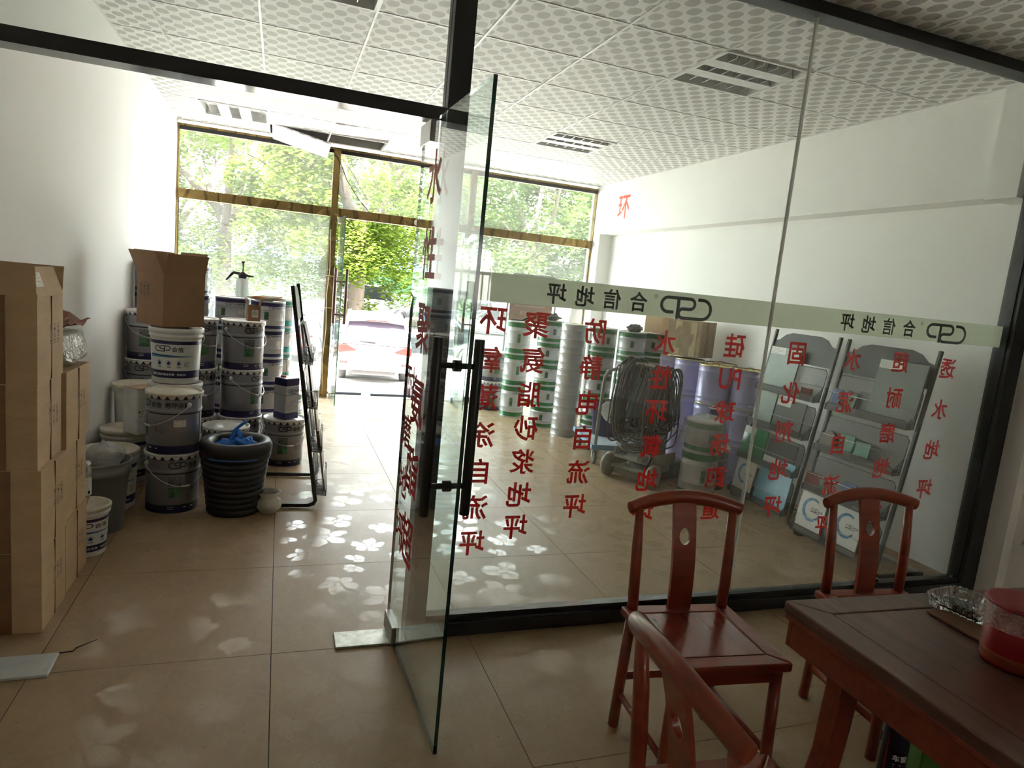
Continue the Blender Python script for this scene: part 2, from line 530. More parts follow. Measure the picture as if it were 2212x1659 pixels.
def mk_vinyl(name, col, f):
    m, nt, out = _nt(name)
    tc = N(nt, 'ShaderNodeTexCoord')
    nz = N(nt, 'ShaderNodeTexNoise', ins={'Vector': tc.outputs['Object'], 'Scale': 30.0, 'Detail': 3.0})
    cc = MIXC(nt, nz.outputs[0], tuple(c * .9 for c in col), tuple(min(1, c * 1.1) for c in col))
    d = N(nt, 'ShaderNodeBsdfPrincipled', ins={'Base Color': cc, 'Roughness': .45})
    t = N(nt, 'ShaderNodeBsdfTranslucent', ins={'Color': cc})
    a = N(nt, 'ShaderNodeMixShader', ins={0: f, 1: d.outputs[0], 2: t.outputs[0]})
    nt.links.new(a.outputs[0], out.inputs[0])
    return m
M_RED = mk_vinyl('red_vinyl', (0.50, 0.008, 0.010), .45)
M_SLATE = pm('slate_vinyl', (0.030, 0.045, 0.056), 0.5, var=0.06)
M_WHITE = pm('white_print', (0.75, 0.75, 0.74), 0.5, var=0.04)
M_BLACK = pm('black_print', (0.012, 0.012, 0.014), 0.5, var=0.05)
M_NAVY = pm('navy_print', (0.018, 0.014, 0.075), 0.35, var=0.1)
def mk_frost():
    m, nt, out = _nt('frosted_band')
    tc = N(nt, 'ShaderNodeTexCoord')
    nz = N(nt, 'ShaderNodeTexNoise', ins={'Vector': tc.outputs['Object'], 'Scale': 40.0, 'Detail': 4.0})
    cc = MIXC(nt, nz.outputs[0], (0.58, 0.63, 0.51), (0.66, 0.71, 0.59))
    d = N(nt, 'ShaderNodeBsdfDiffuse', ins={'Color': cc})
    t = N(nt, 'ShaderNodeBsdfTranslucent', ins={'Color': cc})
    a = N(nt, 'ShaderNodeMixShader', ins={0: 0.55, 1: d.outputs[0], 2: t.outputs[0]})
    nt.links.new(a.outputs[0], out.inputs[0])
    return m
M_FROST = mk_frost()

# ================================================================ the room
XL, XR, XRW, YF, HC = -1.08, 3.82, 4.0, 8.05, 2.888
def struct(name, mb, mats, label=None, **kw):
    o = mb.build(name, mats, **kw)
    return tag(o, label, None, None, 'structure')
# floor: grout bed + tiles
fl = struct('floor', MB().box(-1.3, 4.3, -3.7, 8.14, -0.4, -0.004), M_GROUT, 'glazed beige floor of large floral tiles with dark grout lines')
FX, FY, TS = 0.0323, 4.1469, 0.8
tile_cache = {}
def piece(cache, name, parent, x0, x1, y0, y1, z0, z1, mat, bevel=0.0, gap=0.0015):
    w, d = round(x1 - x0 - 2 * gap, 4), round(y1 - y0 - 2 * gap, 4)
    if w < 0.02 or d < 0.02: return None
    k = (w, d)
    if k not in cache:
        cache[k] = MB().box(-w / 2, w / 2, -d / 2, d / 2, -(z1 - z0) / 2, (z1 - z0) / 2).mesh(name, mat)
    return put(name, cache[k], parent, ((x0 + x1) / 2, (y0 + y1) / 2, (z0 + z1) / 2), None, bevel, 1)
rng = random.Random(5)
for i in range(-3, 7):
    for j in range(-9, 6):
        x0, x1 = max(FX + i * TS, -1.12), min(FX + (i + 1) * TS, 4.02)
        y0, y1 = max(FY + j * TS, -3.3), min(FY + (j + 1) * TS, 8.06)
        if x1 - x0 < 0.03 or y1 - y0 < 0.03: continue
        full = abs(x1 - x0 - TS) < 1e-6 and abs(y1 - y0 - TS) < 1e-6
        t = piece(tile_cache, 'floor_tile', fl, x0, x1, y0, y1, -0.012, 0.0, M_TILE)
        if t and full:
            t.rotation_euler = (0, 0, rng.choice((0, 0, PI)))
struct('wall_left', MB().box(-1.30, XL, -3.7, 8.2, -0.02, 3.3), M_WALL, 'white painted side wall behind the cartons and buckets')
wr = struct('wall_right', MB().box(XRW, 4.3, -3.7, 8.2, -0.02, 3.3), M_WALL, 'white painted side wall behind the display racks')
struct('trim_1', MB().box(XR, XRW + .01, 7.86, 8.2, 0, 2.95), M_WALL, 'white pilaster at the window end of the right wall')
bm_ = struct('trim_2', MB().box(XR, XRW + .01, 2.84, 7.86, 2.28, 2.95), M_WALL, 'long white beam under the ceiling along the right wall')
struct('trim_3', MB().box(3.77, XRW + .01, 2.66, 2.84, 2.262, 2.95), M_WALL, 'deeper beam end just behind the glass partition')
struct('trim_4', MB().box(3.93, XRW + .01, 2.45, 2.66, 0, 2.95), M_WALL, 'narrow white wall return beside the black side post')
BW = (1.9, 2.7, 1.2, 2.0)      # the office window behind the camera
struct('wall_back', MB().box(-1.3, BW[0], -3.7, -3.5, -0.02, 3.3).box(BW[1], 4.3, -3.7, -3.5, -0.02, 3.3).box(BW[0], BW[1], -3.7, -3.5, -0.02, BW[2]).box(BW[0], BW[1], -3.7, -3.5, BW[3], 3.3), M_WALL, 'white painted back wall of the office with a barred window')
w2 = empty('window_2', label='barred office window behind the camera', kind='structure')
for k in range(9):
    xx = BW[0] + (BW[1] - BW[0]) * k / 8
    MB().box(xx - .012, xx + .012, -3.62, -3.59, BW[2], BW[3]).build('window_bar', M_STEEL, w2)
for zz in (BW[2] + .02, 1.65, BW[3] - .02):
    MB().box(BW[0], BW[1], -3.58, -3.54, zz - .02, zz + .02).build('window_rail', M_FRAME, w2)
struct('wall_sun_screen', MB().box(-12, 14, -9.2, -9.0, -.4, 4.2), pm('sun_screen_render', (.55, .52, .47), .85), 'added unseen wall behind the office, screening its window from the sun')  # unseen wall added to keep sun out of the office window
struct('ground_alley', MB().box(-12, 14, -9.0, -3.7, -.5, -.3), pm('alley_paving', (.30, .28, .26), .85), 'paved alley behind the office')
# facade above and beside the shop front, roof slab
fa = struct('wall_front', MB().box(-14, 18, 8.02, 8.3, 2.90, 6.8), pm('facade_render', (0.42, 0.40, 0.37), 0.8), 'rendered facade above the shop windows, unseen, raised to shade the forecourt')  # out of view, made tall to throw shade on the near forecourt
MB().box(-14, XL - .02, 8.0, 8.3, -1.4, 2.9).build('facade_bay', pm('facade_render', (0.42, 0.40, 0.37)), fa)
MB().box(4.3, 18, 8.0, 8.3, -1.4, 2.9).build('facade_bay', pm('facade_render', (0.42, 0.40, 0.37)), fa)
MB().box(-14, 18, 8.3, 10.3, 3.26, 3.42).build('added_canopy', pm('facade_render', (0.42, 0.40, 0.37)), fa)  # unseen slab added to cut high sky light near the shop windows
# red letter on the beam face
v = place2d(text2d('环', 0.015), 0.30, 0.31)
o = put('wall_letter', flat_mesh('wall_letter', [(v, 0)], [pm('orange_red_letter', (0.78, 0.10, 0.05), 0.5)], lambda x, y: (-0.0015, -x, y)), bm_, (XR, 7.30, 2.575))
tag(o, 'single red Chinese character high on the white beam')
# ceiling
ce = struct('ceiling', MB().box(-1.3, 4.3, -3.7, 8.3, 3.20, 3.35), M_SLAB, 'suspended ceiling of square panels printed with grey ovals')
CX, CY, CS = 1.626, 3.2739, 0.6
pc = {}
troffers = {(1, 0), (1, 4), (-4, 6), (-3, 0)}
for i in range(-5, 4):
    for j in range(-7, 8):
        x0, x1 = max(CX + i * CS, XL), min(CX + (i + 1) * CS, XRW if j < -1 else XR)
        y0, y1 = max(CY + j * CS, -1.0), min(CY + (j + 1) * CS, YF - 0.01)
        if x1 - x0 < 0.02 or y1 - y0 < 0.02 or (i, j) in troffers or (i, j) == (-2, 7): continue
        o = piece(pc, 'ceiling_panel', ce, x0, x1, y0, y1, HC, HC + 0.014, M_PANEL, gap=0.004)
        if (i, j) == (-3, 7):      # the panel hanging loose by the window
            o.location = (o.location.x + .02, o.location.y - 0.02, HC - 0.075); o.rotation_euler = (-0.10, 0.20, -0.02)
        elif (i, j) == (-2, 6):
            o.rotation_euler = (0.03, -0.035, 0); o.location.z += 0.006
        elif (i, j) in ((2, 7), (1, 7)):
            o.rotation_euler = (0.0, 0.012, 0)
MB().box(-1.3, 4.3, -3.6, -0.99, HC, HC + 0.02).build('ceiling_board', M_WALL, ce)
for i in range(-4, 4):
    x = CX + i * CS
    MB().box(x - 0.0065, x + 0.0065, -1.0, YF - .01, HC - 0.004, HC + 0.03).build('ceiling_rail', M_RAIL, ce)
for j in range(-7, 8):
    y = CY + j * CS
    MB().box(XL, 3.99 if j < -1 else XR, y - 0.006, y + 0.006, HC - 0.003, HC + 0.028).build('ceiling_rail', M_RAIL, ce)
for x0, x1 in ((XL, XL + .015), (XR - .015, XR)):
    MB().box(x0, x1, 2.66, YF, HC - 0.004, HC + 0.02).build('edge_rail', M_RAIL, ce)
# recessed louvre lights (switched off)
M_ALU = pm('louvre_aluminium', (0.78, 0.78, 0.77), 0.16, 0.9, var=0.05)
M_TRAY = pm('light_tray_white', (0.74, 0.74, 0.73), 0.4)
M_DKT = pm('dull_lamp_tube', (0.25, 0.26, 0.25), 0.35)
def make_troffer():
    r = empty('ceiling_light', cat='light', group='square louvre lights in the ceiling')
    h = 0.297
    mb = MB()
    for a, b, c_, d in ((-h, h, -h, -h + .018), (-h, h, h - .018, h), (-h, -h + .018, -h, h), (h - .018, h, -h, h)):
        mb.box(a, b, c_, d, -0.008, 0.07)
    mb.box(-h, h, -h, h, 0.07, 0.075)
    mb.build('light_tray', M_TRAY, r)
    for k in (-1, 1):     # the two white fins between the lamp channels
        c0 = k * 0.093
        MB().prism([(c0 - .05, -0.004), (c0 + .05, -0.004), (c0 + .028, 0.06), (c0 - .028, 0.06)], -h + .018, h - .018,
                   M=Matrix(((0, 0, 1, 0), (1, 0, 0, 0), (0, 1, 0, 0), (0, 0, 0, 1)))).build('reflector_fin', M_TRAY, r)
    for k in (-1, 0, 1):
        c0 = k * 0.186
        for q in range(1, 6):
            x = -h + .018 + q * (2 * h - .036) / 6
            MB().box(x - 0.0015, x + 0.0015, c0 - 0.045, c0 + 0.045, -0.004, 0.042).build('louvre_blade', M_ALU, r)
        MB().tube([(-h + .03, c0, 0.052), (h - .03, c0, 0.052)], 0.013, 10).build('lamp_tube', M_DKT, r)
    return r
tro = Proto(make_troffer())
for (i, j), lab, rz in (((1, 0), 'square louvre ceiling light nearest the glass partition on the right', 0),
                        ((1, 4), 'square louvre ceiling light further back above the green pails', 0),
                        ((-4, 6), 'square louvre ceiling light close to the shop window, channels turned sideways', PI / 2),
                        ((-3, 0), 'ceiling light cut by the top edge above the door header', 0)):
    tro((CX + (i + .5) * CS, CY + (j + .5) * CS, HC), rz, lab, 'square louvre lights in the ceiling')

# ================================================================ glass partition
pt = empty('wall_partition', (0, 0, 0), label='black framed glass partition with mirrored red lettering', kind='structure')
YG = 2.61
def fr(name, *b, mat=None, bevel=0.002):
    return MB().box(*b).build(name, mat or M_FRAME, pt, bevel=bevel)
fr('door_header', XL, 0.56, 2.56, 2.66, 2.094, 2.142)
MB().box(XL, 0.56, 2.562, 2.658, 2.0925, 2.094).build('header_underside', M_FRAMEG, pt)
fr('post', 0.56, 0.642, 2.56, 2.66, 0, 2.86)
fr('top_beam', XL, 4.0, 2.56, 2.66, 2.832, 2.884)
fr('side_post', 3.822, 3.932, 2.56, 2.66, 0, 2.86)
MB().box(3.815, 3.824, 2.585, 2.635, 0.09, 2.83).build('side_bead', M_FRAMEG, pt)
fr('sill', 0.642, 3.822, 2.56, 2.66, 0, 0.062)
MB().box(0.642, 3.822, 2.585, 2.635, 0.06, 0.088).build('sill_bead', M_FRAMEG, pt)
MB().box(0.642, 3.822, 2.562, 2.576, 0.06, 0.066).build('sill_strip', M_FRAMEG, pt)
def pane(name, x0, x1, z0, z1, parent, y=YG, t=0.010, mat=None, edge=None):
    mb = MB()
    vs = [(x0, y - t / 2, z0), (x1, y - t / 2, z0), (x1, y - t / 2, z1), (x0, y - t / 2, z1), (x0, y + t / 2, z0), (x1, y + t / 2, z0), (x1, y + t / 2, z1), (x0, y + t / 2, z1)]
    mb.add(vs, [(0, 1, 2, 3), (5, 4, 7, 6)], 0)
    mb.add(vs, [(0, 4, 5, 1), (3, 2, 6, 7), (0, 3, 7, 4), (1, 5, 6, 2)], 1)
    return mb.build(name, [mat or M_GLASS, edge or M_EDGE], parent, normals=False)
M_SEAM = mk_vinyl('silicone_seam', (0.88, 0.88, 0.84), .65)
p1 = pane('glass_pane', 0.642, 2.214, 0.062, 2.84, pt)
p2 = pane('glass_pane', 2.222, 3.822, 0.062, 2.84, pt)
pane('transom_pane', XL, 0.56, 2.142, 2.832, pt)
MB().box(2.2135, 2.2225, YG - .008, YG + .008, 0.064, 2.832).build('seam', M_SEAM, pt)
YV = YG + 0.0065
def vinyl(parts, mats, x, z, parent, name='vinyl_letter', y=YV):
    return put(name, flat_mesh(name, parts, mats, lambda a, b: (a, 0, b)), parent, (x, y, z))
def letter(ch, x, z, h, parent, bold=0.020, mat=M_RED, wide=None):
    vf = text2d(ch, bold)
    w_, h_ = tsize(vf[0])
    s = h / max(h_, 0.8)
    v = place2d(vf, (wide / w_) if wide else s * 0.98, s, mirror=True)
    return vinyl([(v, 0)], [mat], x, z, parent)
cols = [('环氧薄涂自流坪', 0.833, 1.361, 0.398, p1), ('聚氨脂砂浆地坪', 1.026, 1.357, 0.466, p1), ('防静电自流坪', 1.302, 1.352, 0.557, p1),
        ('水性环氧地坪', 1.660, 1.326, 0.519, p1), (['硅', 'PU', '球', '场', '跑', '道'], 2.040, 1.337, 0.530, p1), ('固化剂地坪', 2.413, 1.321, 0.535, p2),
        ('水泥自流坪', 2.771, 1.312, 0.424, p2), ('超耐磨地坪', 3.099, 1.317, 0.549, p2), ('透水地坪', 3.448, 1.301, 0.619, p2)]
for chs, x, zt, zb, par in cols:
    n = len(chs)
    for k, ch in enumerate(chs):
        z = zt + (zb - zt) * k / (n - 1)
        letter(ch, x, z, 0.112, par, wide=0.125 if ch == 'PU' else None)
def band(x0, x1, parent):
    b = put('frosted_band', flat_mesh('frosted_band', [(rect2d(x0, x1, 1.440, 1.558), 0)], [M_FROST], lambda a, z: (a, YG + 0.009, z)), parent)
    return b
band(0.642, 2.214, p1); band(2.222, 3.822, p2)
for par, xs, xr, xl, w in ((p1, (1.104, 1.236, 1.367, 1.498), 1.582, 1.746, 0.272), (p2, (2.698, 2.838, 2.977, 3.116), 3.20, 3.388, 0.292)):
    for ch, x in zip('坪地信合', xs):
        letter(ch, x, 1.497, 0.088, par, 0.022, M_SLATE)
    vinyl([(place2d(text2d('®', 0.0), 0.026, mirror=True), 0)], [M_SLATE], xr, 1.529, par, 'registered_mark')
    vinyl([(place2d(logo2d(0.17), w / 2.95, 0.088, mirror=True), 0)], [M_SLATE], xl, 1.487, par, 'word_mark')

# ---------------------------------------------------------------- the open glass door of the partition
dr = empty('door_1', (0.506, 2.61, 0), math.radians(-88.0), label='frameless glass door swung open on black handles', kind='structure')
# door local: x runs from the pivot towards the free edge (y local = across the glass, -y is the far side)
def dpane():
    mb = MB(); x0, x1, t, z0, z1 = -0.065, 0.755, 0.012, 0.012, 2.078
    vs = [(x0, -t / 2, z0), (x1, -t / 2, z0), (x1, -t / 2, z1), (x0, -t / 2, z1), (x0, t / 2, z0), (x1, t / 2, z0), (x1, t / 2, z1), (x0, t / 2, z1)]
    mb.add(vs, [(0, 1, 2, 3), (5, 4, 7, 6)], 0)
    mb.add(vs, [(0, 4, 5, 1), (3, 2, 6, 7), (0, 3, 7, 4), (1, 5, 6, 2)], 1)
    return mb.build('door_pane', [M_DGLASS, M_EDGE], dr, normals=False)
dp = dpane()
for z0, z1 in ((0.010, 0.085), (2.005, 2.084)):
    MB().box(-0.068, 0.095, -0.016, 0.016, z0, z1).build('patch_fitting', pm('patch_steel', (0.30, 0.30, 0.29), 0.3, 0.9), dr, bevel=0.003)
M_HAND = pm('black_handle', (0.012, 0.012, 0.013), 0.33, var=0.2)
for s in (-1, 1):
    hb = MB().tube([(0.63, s * 0.067, 0.765), (0.63, s * 0.067, 1.335)], 0.0165, 20).build('handle', M_HAND, dr, bevel=0.002)
for z in (0.862, 1.249):
    MB().tube([(0.63, -0.067, z), (0.63, 0.067, z)], 0.0095, 14).tube([(0.63, -0.012, z), (0.63, 0.012, z)], 0.018, 18).build('handle_rod', M_HAND, dr)
# red lettering on the door, read from the pane's outer side
for chs, x, zt, zb, h in (('水性聚氨酯超', 0.18, 1.87, 0.50, 0.20), ('耐磨地坪', 0.05, 1.10, 0.50, 0.14)):
    n = len(chs)
    for k, ch in enumerate(chs):
        v = place2d(text2d(ch, 0.02), h)
        put('vinyl_letter', flat_mesh('vinyl_letter', [(v, 0)], [M_RED], lambda a, b: (a, -0.0075, b)), dp, (x, 0, zt + (zb - zt) * k / (n - 1)))
# floor spring covers
o = MB().box(0.275, 0.56, 2.535, 2.655, 0, 0.010).build('floor_plate', M_PLATE, bevel=0.003)
tag(o, 'dirty steel floor spring cover under the glass door hinge', 'cover plate')
o = MB().box(-0.14, 0.14, -0.072, 0.072, 0, 0.012).build('floor_plate', pm('pale_plate', (0.52, 0.55, 0.55), 0.3, 0.2), loc=(-0.845, 2.588, 0.0), rot=(0, 0, 0.02), bevel=0.003)
tag(o, 'pale plate lying on the floor in front of the carton stack', 'cover plate')

# ================================================================ shop front
sf = empty('window_1', label='gold framed shop window wall facing the street', kind='structure')
def gf(name, *b): return MB().box(*b).build(name, M_GOLD, sf, bevel=0.002)
Y0, Y1 = 8.05, 8.13
gf('mullion', 0.508, 0.585, Y0, Y1, 0, 2.86)
gf('mullion', 2.12, 2.20, Y0, Y1, 0, 2.86)
gf('mullion', XL, XL + .02, Y0, Y1, 0, 2.86)
gf('mullion', XR - .01, XR + .04, Y0, Y1, 0, 2.86)
for a, b in ((XL + .02, 0.508), (0.585, 2.12), (2.20, XR - .01)):
    gf('transom', a, b, Y0, Y1, 2.098, 2.198)
    gf('top_rail', a, b, Y0, Y1, 2.80, 2.86)
    MB().box(a, b, Y0 - .012, Y0, 2.795, 2.835).build('black_trim', M_FRAME, sf)
    pane('upper_pane', a, b, 2.198, 2.80, sf, Y0 + .04, 0.008, M_WGLASS)
for a, b in ((XL + .02, 0.508), (2.20, XR - .01)):
    gf('bottom_rail', a, b, Y0, Y1, 0, 0.066)
    pane('lower_pane', a, b, 0.066, 2.098, sf, Y0 + .04, 0.008, M_WGLASS)
    mb = MB()
    for q in (a, b - .008): mb.box(q, q + .008, Y0 + .01, Y0 + .03, 0.066, 2.098)
    mb.build('black_gasket', M_FRAME, sf)
# sensor on the door transom, wires
MB().lathe([(0, -.03), (.02, -.028), (.03, -.018), (.034, 0)], 16, M=T(1.50, Y0, 2.15) @ RX(-PI / 2) @ T(0, 0, 0)).build('door_sensor', pm('sensor_white', (0.7, 0.68, 0.62), 0.4), sf)
MB().tube([(0.47, 8.02, 2.83), (0.56, 8.01, 2.74), (0.66, 8.015, 2.52), (0.80, 8.02, 2.33), (0.93, 8.03, 2.20)], 0.005, 6).build('dangling_cable', M_BLACK, sf)
MB().tube([(0.52, 8.04, 1.95), (0.535, 8.035, 1.5), (0.515, 8.035, 1.2), (0.53, 8.035, 0.8), (0.51, 8.035, 0.45), (0.53, 8.04, 0.05)], 0.004, 5).build('mullion_cable', pm('yellowed_cable', (0.55, 0.45, 0.3), 0.5), sf)
for z in (1.05, 1.42):
    MB().tube([(0.50, 8.045, z), (0.53, 8.035, z + .01), (0.60, 8.045, z)], 0.006, 6).build('cable_tie', pm('tan_tape', (0.5, 0.32, 0.12), 0.6), sf)
M_BRONZE = pm('bronze_handle', (0.10, 0.045, 0.04), 0.3, 0.6)
def shop_door(name, px, rz, w, label):
    r = empty(name, (px, 8.07, 0), rz, label=label, kind='structure')
    mb = MB(); t = 0.012
    vs = [(0, -t / 2, .02), (w, -t / 2, .02), (w, -t / 2, 2.08), (0, -t / 2, 2.08), (0, t / 2, .02), (w, t / 2, .02), (w, t / 2, 2.08), (0, t / 2, 2.08)]
    mb.add(vs, [(0, 1, 2, 3), (5, 4, 7, 6)], 0).add(vs, [(0, 4, 5, 1), (3, 2, 6, 7), (0, 3, 7, 4), (1, 5, 6, 2)], 1)
    mb.build('door_pane', [M_DGLASS, pm('pale_glass_edge', (0.10, 0.26, 0.22), 0.1)], r, normals=False)
    for s in (-1, 1):
        MB().tube([(w - .1, s * .06, 0.92), (w - .1, s * .06, 1.52)], 0.016, 14).build('handle', M_BRONZE, r)
    for z in (1.02, 1.38):
        MB().tube([(w - .1, -.06, z), (w - .1, .06, z)], 0.009, 10).build('handle_rod', M_BRONZE, r)
    for z0, z1 in ((0.0, 0.07), (2.03, 2.095)):
        MB().box(-.01, .12, -.015, .015, z0, z1).build('patch_fitting', M_STEEL, r)
    return r
shop_door('door_2', 0.612, math.radians(-89), 0.66, 'left leaf of the street door standing open beside the gold mullion')
shop_door('door_3', 2.09, math.radians(-90.5), 0.66, 'right leaf of the street door standing open behind the glass door')
# landing, mats, steps
M_PAVE = pm('pale_paving', (0.50, 0.48, 0.45), 0.7, var=0.2, scale=3)
ld = struct('floor_landing', MB().box(-9, 14, 8.14, 9.1, -1.4, -0.012), M_PAVE, 'pale paved landing outside the shop door')
for k in range(6):
    MB().box(-9, 14, 9.1 + k * .33, 9.1 + (k + 1) * .33, -1.4, -0.2 * (k + 1)).build('step', M_PAVE, ld)
M_MAT = pm('slate_doormat', (0.10, 0.11, 0.13), 0.85, var=0.25, scale=40)
for (a, b, c_, d), lab in (((1.13, 1.78, 8.30, 8.80), 'large dark grey doormat outside the street door'), ((0.60, 1.02, 8.32, 8.78), 'smaller dark grey doormat beside the gold mullion outside')):
    o = MB().box(a, b, c_, d, -0.012, 0.016).build('doormat', M_MAT, bevel=0.004)
    tag(o, lab, 'doormat')
# ================================================================ paint pails, cans, drums, buckets
M_GREY = pm('silver_grey_tin', (0.30, 0.30, 0.325), 0.33, 0.25, var=0.08, scale=6, spec=0.5)
M_LGREY = pm('light_silver_tin', (0.46, 0.47, 0.49), 0.3, 0.25, var=0.08, scale=6)
M_LID = pm('white_lid_enamel', (0.66, 0.65, 0.62), 0.32, var=0.12, scale=9)
M_LIDY = pm('yellowed_lid', (0.55, 0.50, 0.40), 0.45, var=0.22, scale=12)
M_GREEN = pm('green_band_print', (0.012, 0.13, 0.035), 0.35, var=0.25, scale=30)
M_WIRE = pm('zinc_wire', (0.55, 0.55, 0.55), 0.3, 0.8)
M_GREENPHOTO = pm('green_floor_photo', (0.05, 0.14, 0.06), 0.4, var=0.9, scale=40)
M_DKPHOTO = pm('dark_hall_photo', (0.12, 0.13, 0.13), 0.4, var=0.9, scale=45)
M_TEAL = pm('teal_print', (0.02, 0.30, 0.24), 0.35)
M_SKYB = pm('sky_blue_print', (0.10, 0.36, 0.75), 0.35)
M_LAV = pm('lavender_tin', (0.44, 0.42, 0.66), 0.26, 0.1, var=0.06, scale=5)
M_BRASS = pm('gold_lacquered_lid', (0.62, 0.55, 0.22), 0.25, 0.8, var=0.2)
M_WBUCK = pm('white_plastic', (0.66, 0.66, 0.63), 0.33, var=0.06)
M_STICK = pm('paper_sticker', (0.72, 0.70, 0.62), 0.6)
def txt(s, h, ox, oy, bold=0.02):
    return place2d(text2d(s, bold), h, h, ox, oy)
def lines2d(x0, x1, y0, n, dy, w, seed=1):
    r = random.Random(seed)
    return join2d([rect2d(x0, x0 + (x1 - x0) * r.uniform(.55, 1), y0 - k * dy, y0 - k * dy + w) for k in range(n)])
def make_pail(name='paint_pail', lid=M_LID):
    """20 litre steel pail with lug lid, bail handle and navy bands"""
    r = empty(name, cat='paint pail', group='grey steel paint pails with lug lids')
    h = 0.352
    prof = [(0, .004), (.138, .004), (.142, 0), (.144, .004), (.144, .052), (.1445, .0522), (.146, .236), (.1465, .243), (.1505, .250), (.1505, .256), (.147, .262), (.147, .2625), (.147, .322), (.1472, .3222), (.148, h)]
    mats = [0, 0, 0, 1, 0, 0, 2, 0, 0, 0, 0, 0, 1, 1]
    MB().lathe(prof, 40, mats=mats).build('pail_body', [M_GREY, M_NAVY, M_BLACK], r)
    lb = MB().lathe([(0, .350), (.120, .350), (.124, .347), (.140, .347), (.145, .356), (.154, .358), (.157, .352), (.155, .344), (.148, .344)], 40)
    n = 20
    for k in range(n):
        a = 2 * PI * k / n
        P = []
        for i in range(7):
            t = (i / 6 - .5)
            aa = a + t * 2 * PI / n * 0.86
            d = 0.021 * math.sqrt(max(0, 1 - (2 * t) ** 2)) + .002
            P.append([(0.1545 * math.cos(aa), .1545 * math.sin(aa), .347), (.1555 * math.cos(aa), .1555 * math.sin(aa), .347 - d * .6), (.1515 * math.cos(aa), .1515 * math.sin(aa), .347 - d)])
        lb.grid(P)
    lb.build('lug_lid', lid, r)
    for s in (-1, 1):
        MB().lathe([(0, .013), (.007, .012), (.009, .006), (.014, .003), (.015, -.003)], 12, M=T(s * .1475, 0, .292) @ RY(s * PI / 2)).build('handle_ear', M_LID, r)
    pts = [(.160 * math.sin(t), -.162 * math.cos(t), .292 - .125 * math.cos(t)) for t in [(-PI / 2) + PI * i / 20 for i in range(21)]]
    hd = MB().tube(pts, .0024, 6).build('bail_handle', M_WIRE, r)
    MB().tube(pts[9:12], .006, 8).build('grip', M_LID, hd)
    fn = bend(.1472)
    fn2 = bend(.145, .147, .05, .25)
    for a0 in (0, PI):
        parts = [(place2d(logo2d(.20), .032, .034, -.118, .292), 0), (txt('合信', .033, -.030, .291), 0), (txt('地坪涂料', .034, .088, .291), 0)]
        me = flat_mesh('printed_name', parts, [M_BLACK], fn)
        put('printed_name', me, r, None, (0, 0, a0 + .55))
    for nm, prt, mt in (('hall_photo', [(refine2d(rect2d(-.115, -.045, .165, .225)), 0)], [M_DKPHOTO]), ('floor_photo', [(refine2d(rect2d(-.115, -.045, .100, .160)), 0)], [M_GREENPHOTO]),
                        ('paper_sticker', [(refine2d(rect2d(.12, .185, .165, .205)), 0), (lines2d(.125, .175, .198, 4, .008, .0016), 1)], [M_STICK, M_BLACK]),
                        ('handling_marks', [(frame2d(.015, .030, .13, .16, .002), 0), (frame2d(.045, .060, .13, .16, .002), 0), (place2d(text2d('↑', .02), .02, .02, .0225, .145), 0)], [M_BLACK]),
                        ('small_print', [(lines2d(-.03, .06, .032, 1, .01, .005, 3), 0), (lines2d(-.115, -.06, .04, 2, .012, .003, 4), 0)], [M_STICK])):
        put(nm, flat_mesh(nm, prt, mt, fn2), r, None, (0, 0, 0.2))
    MB().box(-.002, .002, -.1485, -.1445, .004, .345).build('side_seam', M_GREY, r, rot=(0, 0, 2.2))
    return r
pail = Proto(make_pail())
PH = .356
def ordinal(k, n):
    if n == 1: return ''
    return {0: 'bottom', n - 1: 'top'}.get(k, 'middle' if n == 3 else ('second' if k == 1 else 'third' if k == 2 else 'fourth'))
def pails(x, y, n, rot, where, z0=0):
    for k in range(n):
        q = ordinal(k, n)
        lab = f'grey steel paint pail, {q} of the stack {where}' if q else f'single grey steel paint pail {where}'
        pail((x, y, z0 + k * PH), rot[k % len(rot)], lab, 'grey steel paint pails with lug lids')
pails(-0.555, 4.285, 2, (0.55, -0.9), 'in front of the white bucket tower')
pails(-0.240, 5.315, 3, (0.35, 1.1, 0.7), 'under the small brown box')
pails(-0.560, 5.265, 3, (0.2, 0.5, 0.9), 'squeezed between white buckets and pail column')
pails(-0.310, 4.945, 1, (-0.25,), 'right behind the black ribbed bin')
pails(0.078, 5.255, 1, (0.3,), 'carrying the square tin')
pails(-0.91, 5.60, 3, (0.35, 0.1, 0.3), 'against the left wall')
pails(2.50, 7.68, 2, (0.2, 0.4), 'at the far right window corner')
pails(3.50, 4.60, 1, (0.3,), 'under the tin beside the right display rack')

